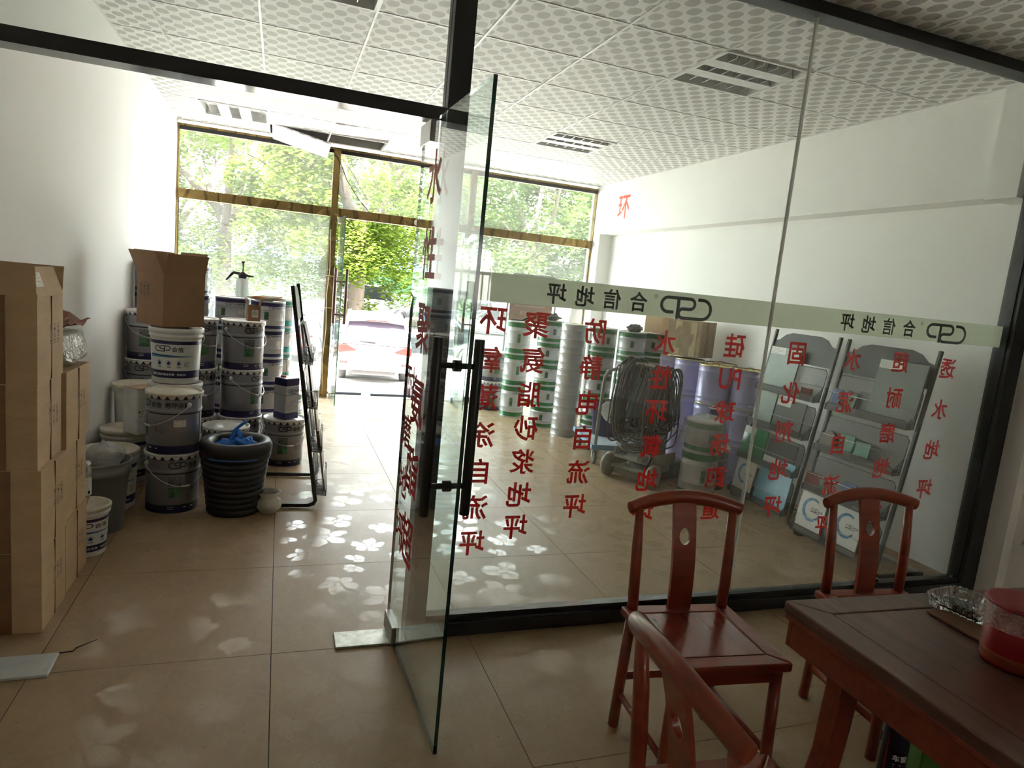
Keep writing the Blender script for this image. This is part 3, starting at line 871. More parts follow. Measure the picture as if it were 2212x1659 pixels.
for o in list(scene.objects):      # one grubby yellowed lid
    if o.name.startswith('lug_lid') and o.parent and o.parent.get('label', '').startswith('grey steel paint pail, top of the stack in front'):
        o.material_slots[0].link = 'OBJECT'; o.material_slots[0].material = M_LIDY
def make_can(name, body, bandm, r0=.138, h=.236, lid=M_LID, label=True, cat='paint can', group=None, seam=True, twotone=None, tb=.03, bb=.024):
    r = empty(name, cat=cat, group=group)
    z = [0, .004, .008]
    prof = [(0, .003), (r0 - .006, .003), (r0 + .001, 0), (r0 + .002, .004), (r0, .008), (r0, .008 + bb), (r0, .0082 + bb), (r0, h * .30), (r0 + .0025, h * .31), (r0, h * .33),
            (r0, h * .70), (r0 + .0025, h * .71), (r0, h * .73), (r0, h - .012 - tb), (r0, h - .0118 - tb), (r0, h - .012), (r0 + .003, h - .008), (r0 + .003, h), (r0 - .004, h)]
    mats = [0, 0, 0, 0, 1, 0, 0, 0, 0, 0, 0, 0, 0, 0, 1, 0, 0, 0]
    MB().lathe(prof, 36, mats=mats).build('can_body', [body, bandm], r)
    MB().lathe([(0, h - .006), (r0 - .02, h - .006), (r0 - .014, h - .010), (r0 - .006, h - .010), (r0 - .003, h - .001)], 36).build('can_lid', lid, r)
    if seam:
        MB().box(-.0015, .0015, -r0 - .0018, -r0 + .001, .006, h - .008).build('side_seam', pm('dark_seam', (.12, .12, .13), .4, .3), r, rot=(0, 0, 0.6))
    if label:
        fn = bend(r0)
        for a0 in (0, 2.4):
            for nm, prt, mt in (('printed_name', [(place2d(logo2d(.16), .020, .020, -.045, h * .77), 0), (txt('合信', .018, .004, h * .77), 0), (txt('地坪涂料', .018, .060, h * .77), 0)], [M_BLACK]),
                                ('paper_sticker', [(refine2d(rect2d(.03, .095, h * .42, h * .60)), 0), (lines2d(.036, .088, h * .57, 4, .009, .0015), 1)], [M_STICK, M_BLACK]),
                                ('floor_photo', [(refine2d(rect2d(-.11, -.075, h * .35, h * .62)), 0)], [M_GREENPHOTO])):
                put(nm, flat_mesh(nm, prt, mt, fn), r, None, (0, 0, a0))
    return r
navy_can = Proto(make_can('paint_can', M_LGREY, M_NAVY, group='light grey navy banded cans', tb=.030, bb=.026))
green_can = Proto(make_can('paint_can', M_LGREY, M_GREEN, group='silver cans with green bands', tb=.042, bb=.036))
plain_can = Proto(make_can('paint_can', pm('bare_silver_tin', (.52, .53, .55), .24, .35, var=.05, scale=5), pm('bare_silver_tin', (.52, .53, .55)), label=False, group='plain silver cans in one tall stack', lid=pm('cream_lid', (.55, .55, .36), .4)))
teal_can = Proto(make_can('paint_can', pm('white_tin', (.62, .63, .63), .3), M_TEAL, group='white cans with teal bands', h=.236, tb=.03, bb=.05))
CH = .238
def stack(proto, x, y, n, rots, what, where, grp, z0=0, hh=CH):
    for k in range(n):
        q = ordinal(k, n)
        if n > 4 and 0 < k < n - 1: q = ('', 'second', 'third', 'fourth', 'fifth')[k] + ' up'
        lab = f'{what}, {q} in the stack {where}' if q else f'{what} {where}'
        proto((x, y, z0 + k * hh), rots[k % len(rots)], lab, grp)
stack(navy_can, -0.085, 6.06, 5, (.9, .5, .7, .4, .6), 'navy banded paint can', 'under the crumpled work glove', 'light grey navy banded cans')
stack(navy_can, -0.375, 6.20, 5, (.2, .5, .1, .4), 'navy banded paint can', 'under the spray bottle', 'light grey navy banded cans')
stack(navy_can, -0.690, 6.22, 6, (.6, .2, .9), 'navy banded paint can', 'hidden behind the open carton', 'light grey navy banded cans')
stack(teal_can, -0.010, 6.42, 4, (.5, .9, .2, .7), 'white can with teal bands', 'behind the glove topped stack', 'white cans with teal bands')
stack(teal_can, -0.010, 6.42, 1, (.5,), 'topmost white can with teal bands', 'behind the work glove', 'white cans with teal bands', z0=4 * CH)
stack(green_can, 0.13, 6.98, 1, (.4,), 'lone green banded can', 'on the floor behind the square tin', 'silver cans with green bands')
# right hand stacks
big_green = Proto(make_can('paint_pail', M_LGREY, M_GREEN, r0=.143, h=.372, group='tall green banded pails', tb=.055, bb=.05, cat='paint pail'))
for k in range(3):
    big_green((2.665, 7.33, k * .374), (.2, .5, .35)[k], f"tall green banded pail, {('bottom', 'middle', 'top')[k]} of the dusty stack nearest the window", 'tall green banded pails')
stack(green_can, 2.845, 6.80, 5, (.2, .6, .3), 'green banded can', 'left of the plain silver stack', 'silver cans with green bands')
stack(plain_can, 2.945, 6.40, 5, (.9, .2, .7, .25, 1.0), 'plain silver can', 'behind the blue trolley', 'plain silver cans in one tall stack')
stack(green_can, 3.155, 6.14, 5, (.1, .6, .3), 'green banded can', 'just right of the plain silver stack', 'silver cans with green bands')
stack(green_can, 3.335, 5.86, 5, (.4, .2, .5), 'green banded can', 'behind the cable coils', 'silver cans with green bands')
stack(green_can, 3.625, 5.925, 5, (.3, .1, .5), 'green banded can', 'under the small carton by the wall', 'silver cans with green bands')
# lavender drums
def make_drum():
    r = empty('drum', cat='drum', group='lavender steel drums')
    r0, h = .137, .334
    prof = [(0, .004), (r0 - .006, .004), (r0 + .003, 0), (r0 + .003, .006), (r0, .010), (r0, h * .14), (r0 + .003, h * .16), (r0, h * .18), (r0, h * .82), (r0 + .003, h * .84), (r0, h * .86), (r0, h - .01), (r0 + .003, h - .006), (r0 + .003, h), (r0 - .006, h)]
    MB().lathe(prof, 36).build('drum_body', M_LAV, r)
    MB().lathe([(r0 + .004, h - .006), (r0 + .004, h + .001), (r0 - .004, h + .001), (r0 - .008, h - .008), (.03, h - .008), (0, h - .008)], 36).build('drum_lid', M_BRASS, r)
    MB().box(-.0015, .0015, -r0 - .0018, -r0 + .001, .01, h - .01).build('side_seam', pm('dark_seam', (.12, .12, .13)), r, rot=(0, 0, -.1))
    MB().tube([(-.03, 0, h - .006), (-.03, 0, h + .012), (-.018, 0, h + .016), (.018, 0, h + .016), (.03, 0, h + .012), (.03, 0, h - .006)], .003, 6).build('lid_handle', pm('red_cap', (.4, .04, .03), .4), r)
    return r
drum = Proto(make_drum())
for (x, y), n, w in (((3.70, 5.635), 3, 'nearest the green cans'), ((3.685, 5.34), 3, 'second from the green cans'), ((3.655, 4.905), 3, 'in front of the brass lidded row'), ((3.862, 4.70), 3, 'closest to the display rack')):
    for k in range(n):
        drum((x, y, k * .335), .8 + k, f'lavender drum, {ordinal(k, n)} of the column {w}', 'lavender steel drums')
# three of the column against the wall show only their top lid
for k in range(3):
    drum((3.862, 5.105, k * .335), .3 + k, f'lavender drum against the wall, {ordinal(k, 3)} of the half hidden column', 'lavender steel drums')

# ---- white plastic buckets
def make_bucket(r0=.135, r1=.150, h=.345, lid=M_WBUCK, name='plastic_bucket', print_=True):
    r = empty(name, cat='bucket', group='white printed plastic buckets')
    R = lambda z: r0 + (r1 - r0) * z / h
    prof = [(0, .004), (r0 - .01, .004), (r0 - .004, 0)] + [(R(z), z) for z in (.006, .038, .0382, .085, .0852, .250, .2502, .272, .2722, .290)]
    mats = [0, 0, 0, 0, 1 if print_ else 0, 1 if print_ else 0, 0, 0, 1 if print_ else 0, 1 if print_ else 0, 0, 0]
    prof += [(R(.29) + .008, .292), (R(.29) + .009, .304), (R(.30) + .001, .306), (R(.31), .318), (R(.31) + .006, .320), (r1 + .002, h - .02)]
    mats += [0] * (len(prof) - 1 - len(mats))
    MB().lathe(prof, 40, mats=mats).build('bucket_body', [M_WBUCK, M_NAVY], r)
    MB().lathe([(r1 + .004, h - .026), (r1 + .010, h - .024), (r1 + .011, h - .002), (r1 + .006, h + .003), (r1 - .004, h + .003), (r1 - .010, h - .006), (0, h - .006)], 40).build('bucket_lid', lid, r)
    MB().tube([((r1 + .012) * math.sin(t), (r1 + .012) * math.cos(t), .31 - .10 * math.cos(t)) for t in [(-PI / 2) + PI * i / 16 for i in range(17)]], .003, 6).build('bail_handle', M_WBUCK, r)
    if print_:
        fn = bend(R(.085), R(.25), .085, .25)
        parts = [(place2d(logo2d(.16), .034, .034, -.045, .222), 0), (txt('合信', .034, .045, .220), 0), (place2d(text2d('®', 0), .012, .012, .088, .232), 0)]
        V = []; F = []
        n = 20
        for i in range(n + 1):
            x = -.14 + .28 * i / n
            w = .007 * (1 - i / n) + .0008
            V += [(x, .182 - w - .0002 * i), (x, .182 + w * .6 - .0002 * i)]
        F = [[2 * i, 2 * i + 2, 2 * i + 3, 2 * i + 1] for i in range(n)]
        parts.append(((V, F), 1))
        parts.append((([(x, y - .009 + .0001 * k) for k, (x, y) in enumerate(V)], F), 3))
        for cx in (-.062, -.005, .052):
            parts.append((place2d(icon_ring(.5, .07), .034, .034, cx, .134), 4))
            parts.append(((([(cx + .010 * math.sin(a) * (1 - .55 * max(0, math.cos(a))), .133 + .013 * math.cos(a)) for a in [2 * PI * i / 12 for i in range(12)]]), [list(range(12))[::-1]]), 1))
            parts.append((txt('环保型', .008, cx, .107, .03), 0))
        parts.append((lines2d(.082, .12, .14, 5, .007, .002, 2), 0))
        parts.append((txt('混凝土防护美化专家', .0165, -.045, .061), 2))
        parts.append((txt('电话:021', .015, .068, .061), 2))
        for a0 in (0, PI):
            put('printed_wrap', flat_mesh('printed_wrap', parts, [M_BLACK, pm('blue_swoosh', (.01, .06, .22), .4), M_WHITE, pm('pale_swoosh', (.10, .28, .42), .4), pm('grey_ring', (.30, .32, .33), .4)], fn), r, None, (0, 0, a0))
    return r
bucket = Proto(make_bucket())
BH = .349
for k in range(3):
    bucket((-0.605, 4.69, k * BH), (.9, .4, -.13)[k], f"white printed bucket, {ordinal(k, 3)} of the tower under the open carton", 'white printed plastic buckets')
dbucket = Proto(make_bucket(lid=M_LIDY))
dbucket((-0.905, 4.86, 0), .15, 'white printed bucket with dusty lid under the white square tin', 'white printed plastic buckets')
dbucket((-0.895, 4.305, 0), .45, 'white printed bucket with dusty lid behind the grey bin', 'white printed plastic buckets')
small = make_bucket(.088, .1, .345, M_LIDY)
for ch in small.children: ch.scale = (1, 1, .72)
small.location = (-0.852, 3.63, 0); small.rotation_euler = (0, 0, .5)
tag(small, 'small white bucket with blue stripes beside the carton stack', None, 'white printed plastic buckets')
pb = make_bucket(.138, .150, .345, M_LIDY, print_=False)
for ch in pb.children: ch.scale = (1, 1, .84)
plainb = Proto(pb)
for k in range(2):
    plainb((-0.905, 5.195, k * .293), 0.3, f"plain white bucket, {('lower', 'upper')[k]} of the pair behind the white square tin", 'white printed plastic buckets')
# ================================================================ cartons
M_CARD = pm('corrugated_card', (0.52, 0.36, 0.205), 0.75, var=0.12, scale=5, bump=0.15, bscale=18, stretch=(1, 1, 3))
M_CARDD = pm('brown_card', (0.29, 0.165, 0.085), 0.75, var=0.15, scale=6, bump=0.12, bscale=20)
M_TAPE = pm('brown_tape', (0.20, 0.10, 0.045), 0.3, var=0.15)
M_INK = pm('carton_ink', (0.05, 0.04, 0.035), 0.7)
def icons2d(s=1.0):
    P = []
    for k, ch in enumerate(('⇈', '☂', '⚠')):
        x = (k - 1) * .042
        P.append(frame2d(x - .013, x + .013, -.0, .045, .002))
        P.append(frame2d(x - .013, x + .013, -.03, -.004, .002))
        P.append(place2d(text2d('向上', .02), .011, .011, x, -.017))
    P += [rect2d(-.048, -.046, .006, .036), rect2d(-.038, -.036, .006, .036)]
    P += [([(-.052, .03), (-.042, .03), (-.047, .041)], [[0, 1, 2]]), ([(-.042, .03), (-.032, .03), (-.037, .041)], [[0, 1, 2]])]
    P.append((arc2(0, .022, .009, 0, 180, 8), [list(range(9))])); P.append(rect2d(-.001, .001, .006, .024))
    P.append((arc2(.042, .032, .005, 0, 360, 8)[:-1], [list(range(8))])); P.append(rect2d(.037, .047, .006, .018)); P.append(rect2d(.040, .044, .018, .028))
    return join2d(P)
ICON = icons2d()
def carton(name, loc, sx, sy, sz, rz, label, mat=M_CARD, group=None, iconscale=1.0, icon=True, flaps=None, bulge=.004, tape=True):
    """sx wide (x), sy deep (y); origin at the base centre; icons on +x face"""
    r = empty(name, loc, rz, label, 'carton', group)
    hx, hy = sx / 2, sy / 2
    th = .004
    mb = MB()
    rr = random.Random(label)
    def side(p0, p1, nrm):
        n = 6
        P = []
        for i in range(n + 1):
            row = []
            for j in range(n + 1):
                u, v = i / n, j / n
                b = bulge * math.sin(PI * u) * math.sin(PI * v) * rr.uniform(.5, 1.2)
                x = p0[0] + (p1[0] - p0[0]) * u + nrm[0] * b; y = p0[1] + (p1[1] - p0[1]) * u + nrm[1] * b
                row.append((x, y, sz * v))
            P.append(row)
        mb.grid(P)
    cs = [(-hx, -hy), (hx, -hy), (hx, hy), (-hx, hy)]
    for k, nr in enumerate(((0, -1), (1, 0), (0, 1), (-1, 0))):
        side(cs[k], cs[(k + 1) % 4], nr)
    mb.add([(-hx, -hy, 0), (hx, -hy, 0), (hx, hy, 0), (-hx, hy, 0)], [(0, 1, 2, 3)])
    if not flaps:
        mb.add([(-hx, -hy, sz), (hx, -hy, sz), (hx, hy, sz), (-hx, hy, sz)], [(0, 1, 2, 3)])
    mb.build('carton_body', mat, r)
    if flaps:
        for d, ang, L in flaps:
            half = hx if d in 'fb' else hy
            M = {'f': T(0, -hy, sz) @ RZ(0), 'b': T(0, hy, sz) @ RZ(PI), 'r': T(hx, 0, sz) @ RZ(PI / 2), 'l': T(-hx, 0, sz) @ RZ(-PI / 2)}[d] @ RX(ang)
            MB().box(-half + .002, half - .002, -.002, .002, 0, L, M=M).build('carton_flap', mat, r)
    if icon:
        put('handling_marks', flat_mesh('handling_marks', [(place2d(ICON, iconscale, iconscale, .03, 0), 0)], [M_INK], lambda a, b: (hx + bulge * 1.25, a, b + sz * .52)), r)
        MB().box(hx - .001, hx + bulge * 1.22, -.0008, .0008, .002, sz - .002).build('fold_crease', pm('card_crease', (.22, .14, .07), .8), r)
    if tape:
        MB().box(-.03, .03, -hy - bulge * 1.2, -hy + .001, .002, sz - .002).build('tape_strip', M_TAPE, r)
    return r
G = 'brown cartons stacked against the left wall'
XC = -0.948
for k, (dz, x0, rz) in enumerate(((0, .008, .0), (.326, .010, -.015), (.651, -.006, .012), (.977, -.002, -.005))):
    carton('carton', (XC + x0, 2.992, dz), .255, .30, .325, rz, f"brown carton, {('bottom', 'second', 'third', 'top and flapped open')[k]} of the stack nearest the camera", group=G,
           flaps=[('f', .10, .11), ('r', -.30, .11), ('b', .2, .11), ('l', .05, .11)] if k == 3 else None)
for o in list(scene.objects):
    if o.parent is None and o.get('label', '').find('flapped open') > 0:
        lm = T(.1275, 0, .325) @ RZ(PI / 2) @ RX(-.30)
        fp = flat_mesh('paper_label', [(rect2d(-.125, -.05, .035, .088), 0), (lines2d(-.115, -.06, .078, 3, .012, .002), 1)], [M_STICK, M_INK], lambda a, b: tuple(lm @ Vector((a, -.0035, b))))
        put('paper_label', fp, o)
for k, (dz, x0) in enumerate(((0, .004), (.326, .0), (.651, .008))):
    carton('carton', (XC + x0, 3.328, dz), .255, .33, .325, (0, .01, -.012)[k], f"brown carton, {('bottom', 'middle', 'top')[k]} of the second stack by the wall", group=G, tape=False)
# wrapped roll and crumpled card on the second stack
def blob(mb, cx, cy, cz, rx, ry, rz, nu=20, nv=12, amp=.08, seed=1, mi=0, p=3.0, M=None):
    r = random.Random(seed)
    ph = [(r.uniform(0, 6.3), r.uniform(2, 5), r.uniform(0, 6.3), r.uniform(2, 6)) for _ in range(4)]
    P = []
    sg = lambda c: math.copysign(abs(c) ** (2 / p), c)
    for j in range(nv + 1):
        b = -PI / 2 + PI * j / nv
        row = []
        for i in range(nu + 1):
            a = 2 * PI * (i % nu) / nu
            k = 1 + amp * sum(math.sin(q[0] + q[1] * a) * math.sin(q[2] + q[3] * b) for q in ph) * .5
            row.append((cx + rx * k * sg(math.cos(b)) * sg(math.cos(a)), cy + ry * k * sg(math.cos(b)) * sg(math.sin(a)), cz + rz * k * sg(math.sin(b))))
        P.append(row)
    return mb.grid(P, mi, True, M)
o = blob(MB(), 0, 0, .075, .13, .185, .075, 40, 20, .10, 3, p=4).build('wrapped_bundle', film('clear_wrap', (.62, .62, .48), .85, .35, .12, 1.0, 34), loc=(-.945, 3.375, .977))
tag(o, 'bundle in crinkled clear plastic on the second carton stack', 'bundle')
mb = MB(); r_ = random.Random(4)
P = [[(-.11 + .22 * i / 6, -.17 + .34 * j / 8, .012 * math.sin(i * 2.1 + j) + .010 * r_.uniform(-1, 1) + (.03 if 2 < i < 5 and j > 6 else 0)) for j in range(9)] for i in range(7)]
o = mb.grid(P, smooth=False).build('crumpled_paper', pm('red_brown_paper', (.20, .075, .045), .7), loc=(-.93, 3.385, 1.162))
md = o.modifiers.new('thick', 'SOLIDIFY'); md.thickness = .004
tag(o, 'crumpled red brown paper lying on the plastic bundle', 'paper')
# open carton on top of the bucket tower
oc = carton('carton', (-.650, 4.74, 1.0535), .30, .27, .325, math.radians(-52), 'open carton with raised flaps on top of the bucket tower', M_CARDD, iconscale=.62, icon=False, tape=False,
       flaps=[('f', .42, .14), ('r', .30, .13), ('b', .1, .14), ('l', .35, .14)])
put('handling_marks', flat_mesh('handling_marks', [(place2d(ICON, 1.0, 1.0, 0, .02), 0)], [M_INK], lambda a, b: (a - .05, -.1405, b + .19)), oc)
# little box on the pail stack
sb = carton('small_box', (-.175, 5.27, 3 * PH + .002), .085, .07, .115, .25, 'small brown box with barcode label standing on a pail lid', M_CARDD, tape=False, icon=False,
       flaps=[('l', .25, .05), ('r', .2, .05)])
sb['category'] = 'box'
put('barcode_label', flat_mesh('barcode_label', [(rect2d(-.02, .025, .03, .085), 0), (join2d([rect2d(-.016 + .003 * k, -.0145 + .003 * k, .045, .07) for k in range(12)]), 1), (txt('1381', .012, .004, .078), 1)], [M_STICK, M_BLACK], lambda a, b: (a, -.0405 if b >= 0 else 0, b)), sb)
# cartons on the right
carton('carton', (3.63, 5.88, 5 * CH + .002), .20, .20, .165, .45, 'small pale carton with white stickers on the green cans', M_CARD, icon=False, tape=False)
bx = carton('carton', (3.70, 5.40, 3 * .335 + .02), .30, .34, .335, .50, 'battered brown carton wrapped in tape on the lavender drums', pm('dirty_card', (.30, .22, .13), .7, var=.35, scale=9), icon=False)
for s in (-.1, .06):
    MB().box(-.152, -.150, s - .03, s + .03, .01, .325).build('tape_strip', pm('clear_tape', (.5, .42, .26), .15), bx)

# ================================================================ odds and ends, left side
# white square tin on the dusty bucket
r = empty('square_tin', (-.80, 4.70, .352), .75, 'plain white square tin on the dusty bucket lid', 'tin')
MB().box(-.075, .075, -.075, .075, 0, .295).build('tin_body', pm('plain_white_tin', (.66, .67, .66), .4), r, bevel=.012, seg=3)
MB().box(-.075, .075, -.075, .075, .295, .299).build('tin_top', pm('rusty_lid', (.40, .27, .16), .6, var=.5, scale=18), r, bevel=.002)
put('printed_lines', flat_mesh('printed_lines', [(lines2d(-.06, .055, .15, 3, .014, .002), 0), (rect2d(-.066, -.056, .145, .156), 0)], [M_BLACK], lambda a, b: (a, -.0755, b)), r)
def make_tin():
    r = empty('square_tin', cat='tin', group='square navy and silver tins')
    w = .065; h = .31
    MB().box(-w, w, -w, w, .05, h - .055).build('tin_body', M_LGREY, r, bevel=.008, seg=3)
    MB().box(-w - .0004, w + .0004, -w - .0004, w + .0004, 0, .05).box(-w - .0004, w + .0004, -w - .0004, w + .0004, h - .055, h).build('tin_band', M_NAVY, r, bevel=.008, seg=3)
    MB().box(-w + .004, w - .004, -w + .004, w - .004, h, h + .002).build('tin_top', M_WIRE, r)
    MB().lathe([(0, .016), (.018, .016), (.02, .012), (.02, 0)], 16, M=T(-.02, .02, h)).build('screw_cap', pm('red_cap', (.4, .04, .03), .4), r)
    MB().box(-w - .002, w + .002, -w - .002, w + .002, h * .60, h * .607).build('black_line', M_BLACK, r)
    f = lambda a, b: (a, -w - .0012, b)
    put('printed_name', flat_mesh('printed_name', [(place2d(logo2d(.16), .022, .022, -.018, h * .70), 0), (txt('合信', .02, .036, h * .70), 0), (txt('地坪涂料', .014, 0, h * .635), 0),
        (frame2d(-.02, -.006, h * .4, h * .46, .002), 0), (frame2d(.01, .024, h * .4, h * .46, .002), 0), (lines2d(-.05, .05, h * .36, 5, .01, .0016), 0)], [M_BLACK], f), r)
    put('printed_picture', flat_mesh('printed_picture', [(rect2d(-.04, .05, h * .30, h * .52), 0), (place2d(logo2d(.16), .022, .022, 0, h * .70), 1)], [M_GREENPHOTO, M_BLACK], lambda a, b: (w + .0012, a, b)), r)
    return r
tin = Proto(make_tin())
tin((0.085, 5.215, PH + .002), .72, 'square navy and silver tin on the pail beside the leaning rack', 'square navy and silver tins')
tin((3.50, 4.60, PH + .002), -.45, 'square navy and silver tin on the pail beside the right display rack', 'square navy and silver tins')
stack(navy_can, -0.935, 5.955, 6, (.3, .1, .45), 'navy banded paint can', 'standing against the left wall', 'light grey navy banded cans')
# black ribbed bin made of a tyre like liner
r = empty('waste_bin', (-0.205, 4.20, 0), 0, 'black ribbed rubber waste bin with a blue bag inside', 'waste bin')
prof = [(0, .006), (.135, .006), (.147, 0)]
z = .005
rb = .148
while z < .30:
    prof += [(rb + .006, z + .006), (rb + .008, z + .018), (rb + .005, z + .031), (rb - .003, z + .035)]
    z += .036; rb += .0042
prof += [(rb + .012, z + .01), (rb + .016, z + .03), (rb + .012, z + .045)]
zt = z + .045
prof += [(rb + .020, zt + .01), (rb + .020, zt + .045), (rb + .006, zt + .07), (rb - .03, zt + .072), (rb - .05, zt + .06), (rb - .052, zt + .0), (rb - .06, .10), (0, .10)]
M_RUB = pm('black_rubber', (.014, .013, .012), .38, var=.25, scale=20)
mats = [0] * (len(prof) - 1)
MB().lathe(prof, 48).build('bin_body', M_RUB, r)
MB().lathe([(rb + .0165, zt - .018), (rb + .0180, zt - .014), (rb + .0165, zt - .010)], 48, a0=-2.3, a1=-.9).build('blue_line', pm('blue_paint', (.02, .12, .42), .4), r)
M_BLUEBAG = pm('blue_nonwoven', (.012, .16, .62), .55, var=.2, scale=40)
bg = empty('blue_bag', (-0.205, 4.20, zt), 0, 'crumpled blue bag with strap sticking out of the black bin', 'bag')
mb = MB(); rr = random.Random(3)
for (cx, cy, rx, ry, rz_) in ((-.05, -.06, .075, .05, .035), (.04, -.05, .07, .055, .05), (-.01, .02, .08, .06, .03)):
    blob(mb, cx, cy, .02 + rz_ * .4, rx, ry, rz_, 18, 10, .25, rr.randint(0, 99), p=2.4)
mb.build('bag_body', M_BLUEBAG, bg)
mb = MB()
def strap(pts, w):
    P = [[Vector(p) + Vector((-w / 2, 0, 0)), Vector(p) + Vector((w / 2, 0, .004))] for p in pts]
    mb.grid(P, smooth=True)
strap([(-.035, -.06, .02), (-.02, -.05, .09), (.00, -.04, .14), (.035, -.03, .17), (.055, -.02, .185)], .030)
strap([(.005, -.04, .135), (.03, -.05, .09), (.07, -.06, .06), (.10, -.07, .035)], .026)
strap([(-.10, -.05, .02), (-.095, -.05, .06), (-.08, -.05, .075), (-.05, -.06, .05)], .035)
o = mb.build('bag_strap', M_BLUEBAG, bg); md = o.modifiers.new('thick', 'SOLIDIFY'); md.thickness = .003
# spittoon like glass pot
r = empty('glass_pot', (-0.005, 4.155, 0), 0, 'dusty white glass pot with flared rim beside the black bin', 'pot')
MB().lathe([(0, .004), (.045, .0), (.05, .006), (.072, .03), (.078, .052), (.068, .078), (.052, .090), (.050, .098), (.060, .118), (.066, .128), (.063, .129), (.047, .099), (.06, .075), (.07, .05), (.045, .012), (0, .01)], 32).build('pot_body', pm('milky_glass', (.58, .58, .52), .3, var=.12), r)
MB().lathe([(.067, .1285), (.0675, .131), (.064, .131)], 32).build('pot_rim', pm('pot_rim_glaze', (.66, .66, .60), .2), r)
# grey bin with clear bag, bottle on the small bucket
r = empty('waste_bin', (-0.865, 3.945, 0), .4, 'grey plastic bin with a clear bag inside beside the cartons', 'waste bin')
M_GBIN = pm('grey_plastic', (.165, .175, .17), .45, var=.12)
MB().lathe([(0, .006), (.105, .006), (.112, 0), (.115, .006), (.140, .31), (.150, .315), (.152, .345), (.148, .35), (.148, .372), (.154, .38), (.154, .386), (.146, .386), (.138, .30), (.11, .02), (0, .02)], 40).build('bin_body', M_GBIN, r)
bag = empty('plastic_bag', (-0.84, 3.93, .39), 0, 'knotted clear plastic bag peeking out of the grey bin', 'bag')
mb = MB()
blob(mb, 0, 0, .01, .085, .075, .075, 22, 12, .2, 8, p=2.2)
mb.build('bag_body', film('clear_bag_film', (.55, .55, .54), .45, .2, .2, .9, 28), bag)
MB().tube([(0, 0, .07), (.005, -.01, .085), (-.01, -.005, .10)], .012, 8).build('bag_knot', film('clear_bag_film', (.55, .55, .54)), bag)
r = empty('plastic_bottle', (-0.856, 3.60, .252), 0, 'clear plastic bottle with white label upside down on the small bucket', 'bottle')
MB().lathe([(.018, 0), (.02, .02), (.033, .05), (.034, .16), (.033, .20), (.028, .222), (0, .226)], 24).build('bottle_body', film('bottle_film', (.45, .46, .48), .35, .25, .08, .2, 10), r)
MB().lathe([(.0345, .055), (.0345, .145)], 24).build('bottle_label', M_STICK, r)
put('label_print', flat_mesh('label_print', [(lines2d(-.025, .025, .13, 6, .01, .002), 0), (rect2d(.01, .022, .062, .078), 0)], [M_BLACK], bend(.0345)), r, None, (0, 0, .5))
# spray bottle and glove on the cans
r = empty('spray_bottle', (-0.30, 6.16, 5 * CH + .002), 2.9, 'white pressure spray bottle with black pump head on the cans', 'spray bottle')
MB().lathe([(0, .002), (.052, .0), (.055, .006), (.056, .10), (.054, .13), (.04, .155), (.032, .162)], 28).build('bottle_body', film('white_bottle_film', (.72, .74, .74), .8, .1, .2, .1, 5), r)
MB().lathe([(.034, .158), (.035, .19), (.028, .20), (.015, .215), (0, .217)], 24).build('pump_collar', M_HAND, r)
MB().tube([(0, 0, .21), (0, 0, .285)], .006, 10).build('pump_rod', M_HAND, r)
MB().lathe([(0, .305), (.016, .303), (.016, .298), (.008, .285), (.006, .27)], 16).build('pump_knob', M_HAND, r)
MB().tube([(0, 0, .195), (.045, 0, .20), (.075, 0, .205), (.085, 0, .195), (.135, 0, .135)], [.014, .014, .014, .012, .008], 10).build('spray_nozzle', M_HAND, r)
MB().tube([(0, 0, .19), (-.05, 0, .185), (-.09, 0, .183)], [.012, .009, .006], 10).build('trigger_lever', M_HAND, r)
MB().tube([(0, 0, .02), (0, 0, .16)], .012, 8).build('dip_tube', pm('grey_tube', (.4, .42, .43), .4), r)
o = blob(MB(), 0, 0, .016, .13, .075, .02, 26, 10, .35, 5, p=2.0).build('work_glove', pm('canvas_glove', (.50, .45, .36), .85, bump=.3, bscale=60), loc=(-.10, 6.02, 5 * CH + .002), rot=(0, 0, .2))
tag(o, 'crumpled cream work glove lying on the can lid', 'glove')
MB().tube([(-.12, -.04, .02), (-.10, -.06, .025), (-.05, -.07, .02), (.05, -.065, .022), (.12, -.03, .035)], .006, 6).build('orange_hem', pm('orange_hem', (.55, .16, .05), .7), o)
# twig
o = MB().tube([(-.72, 2.665, .006), (-.665, 2.672, .006), (-.66, 2.69, .008), (-.60, 2.735, .012)], [.003, .0025, .003, .0015], 5).build('twig', pm('twig_bark', (.05, .02, .012), .8))
tag(o, 'thin dark twig on the floor beside the pale plate', 'twig')

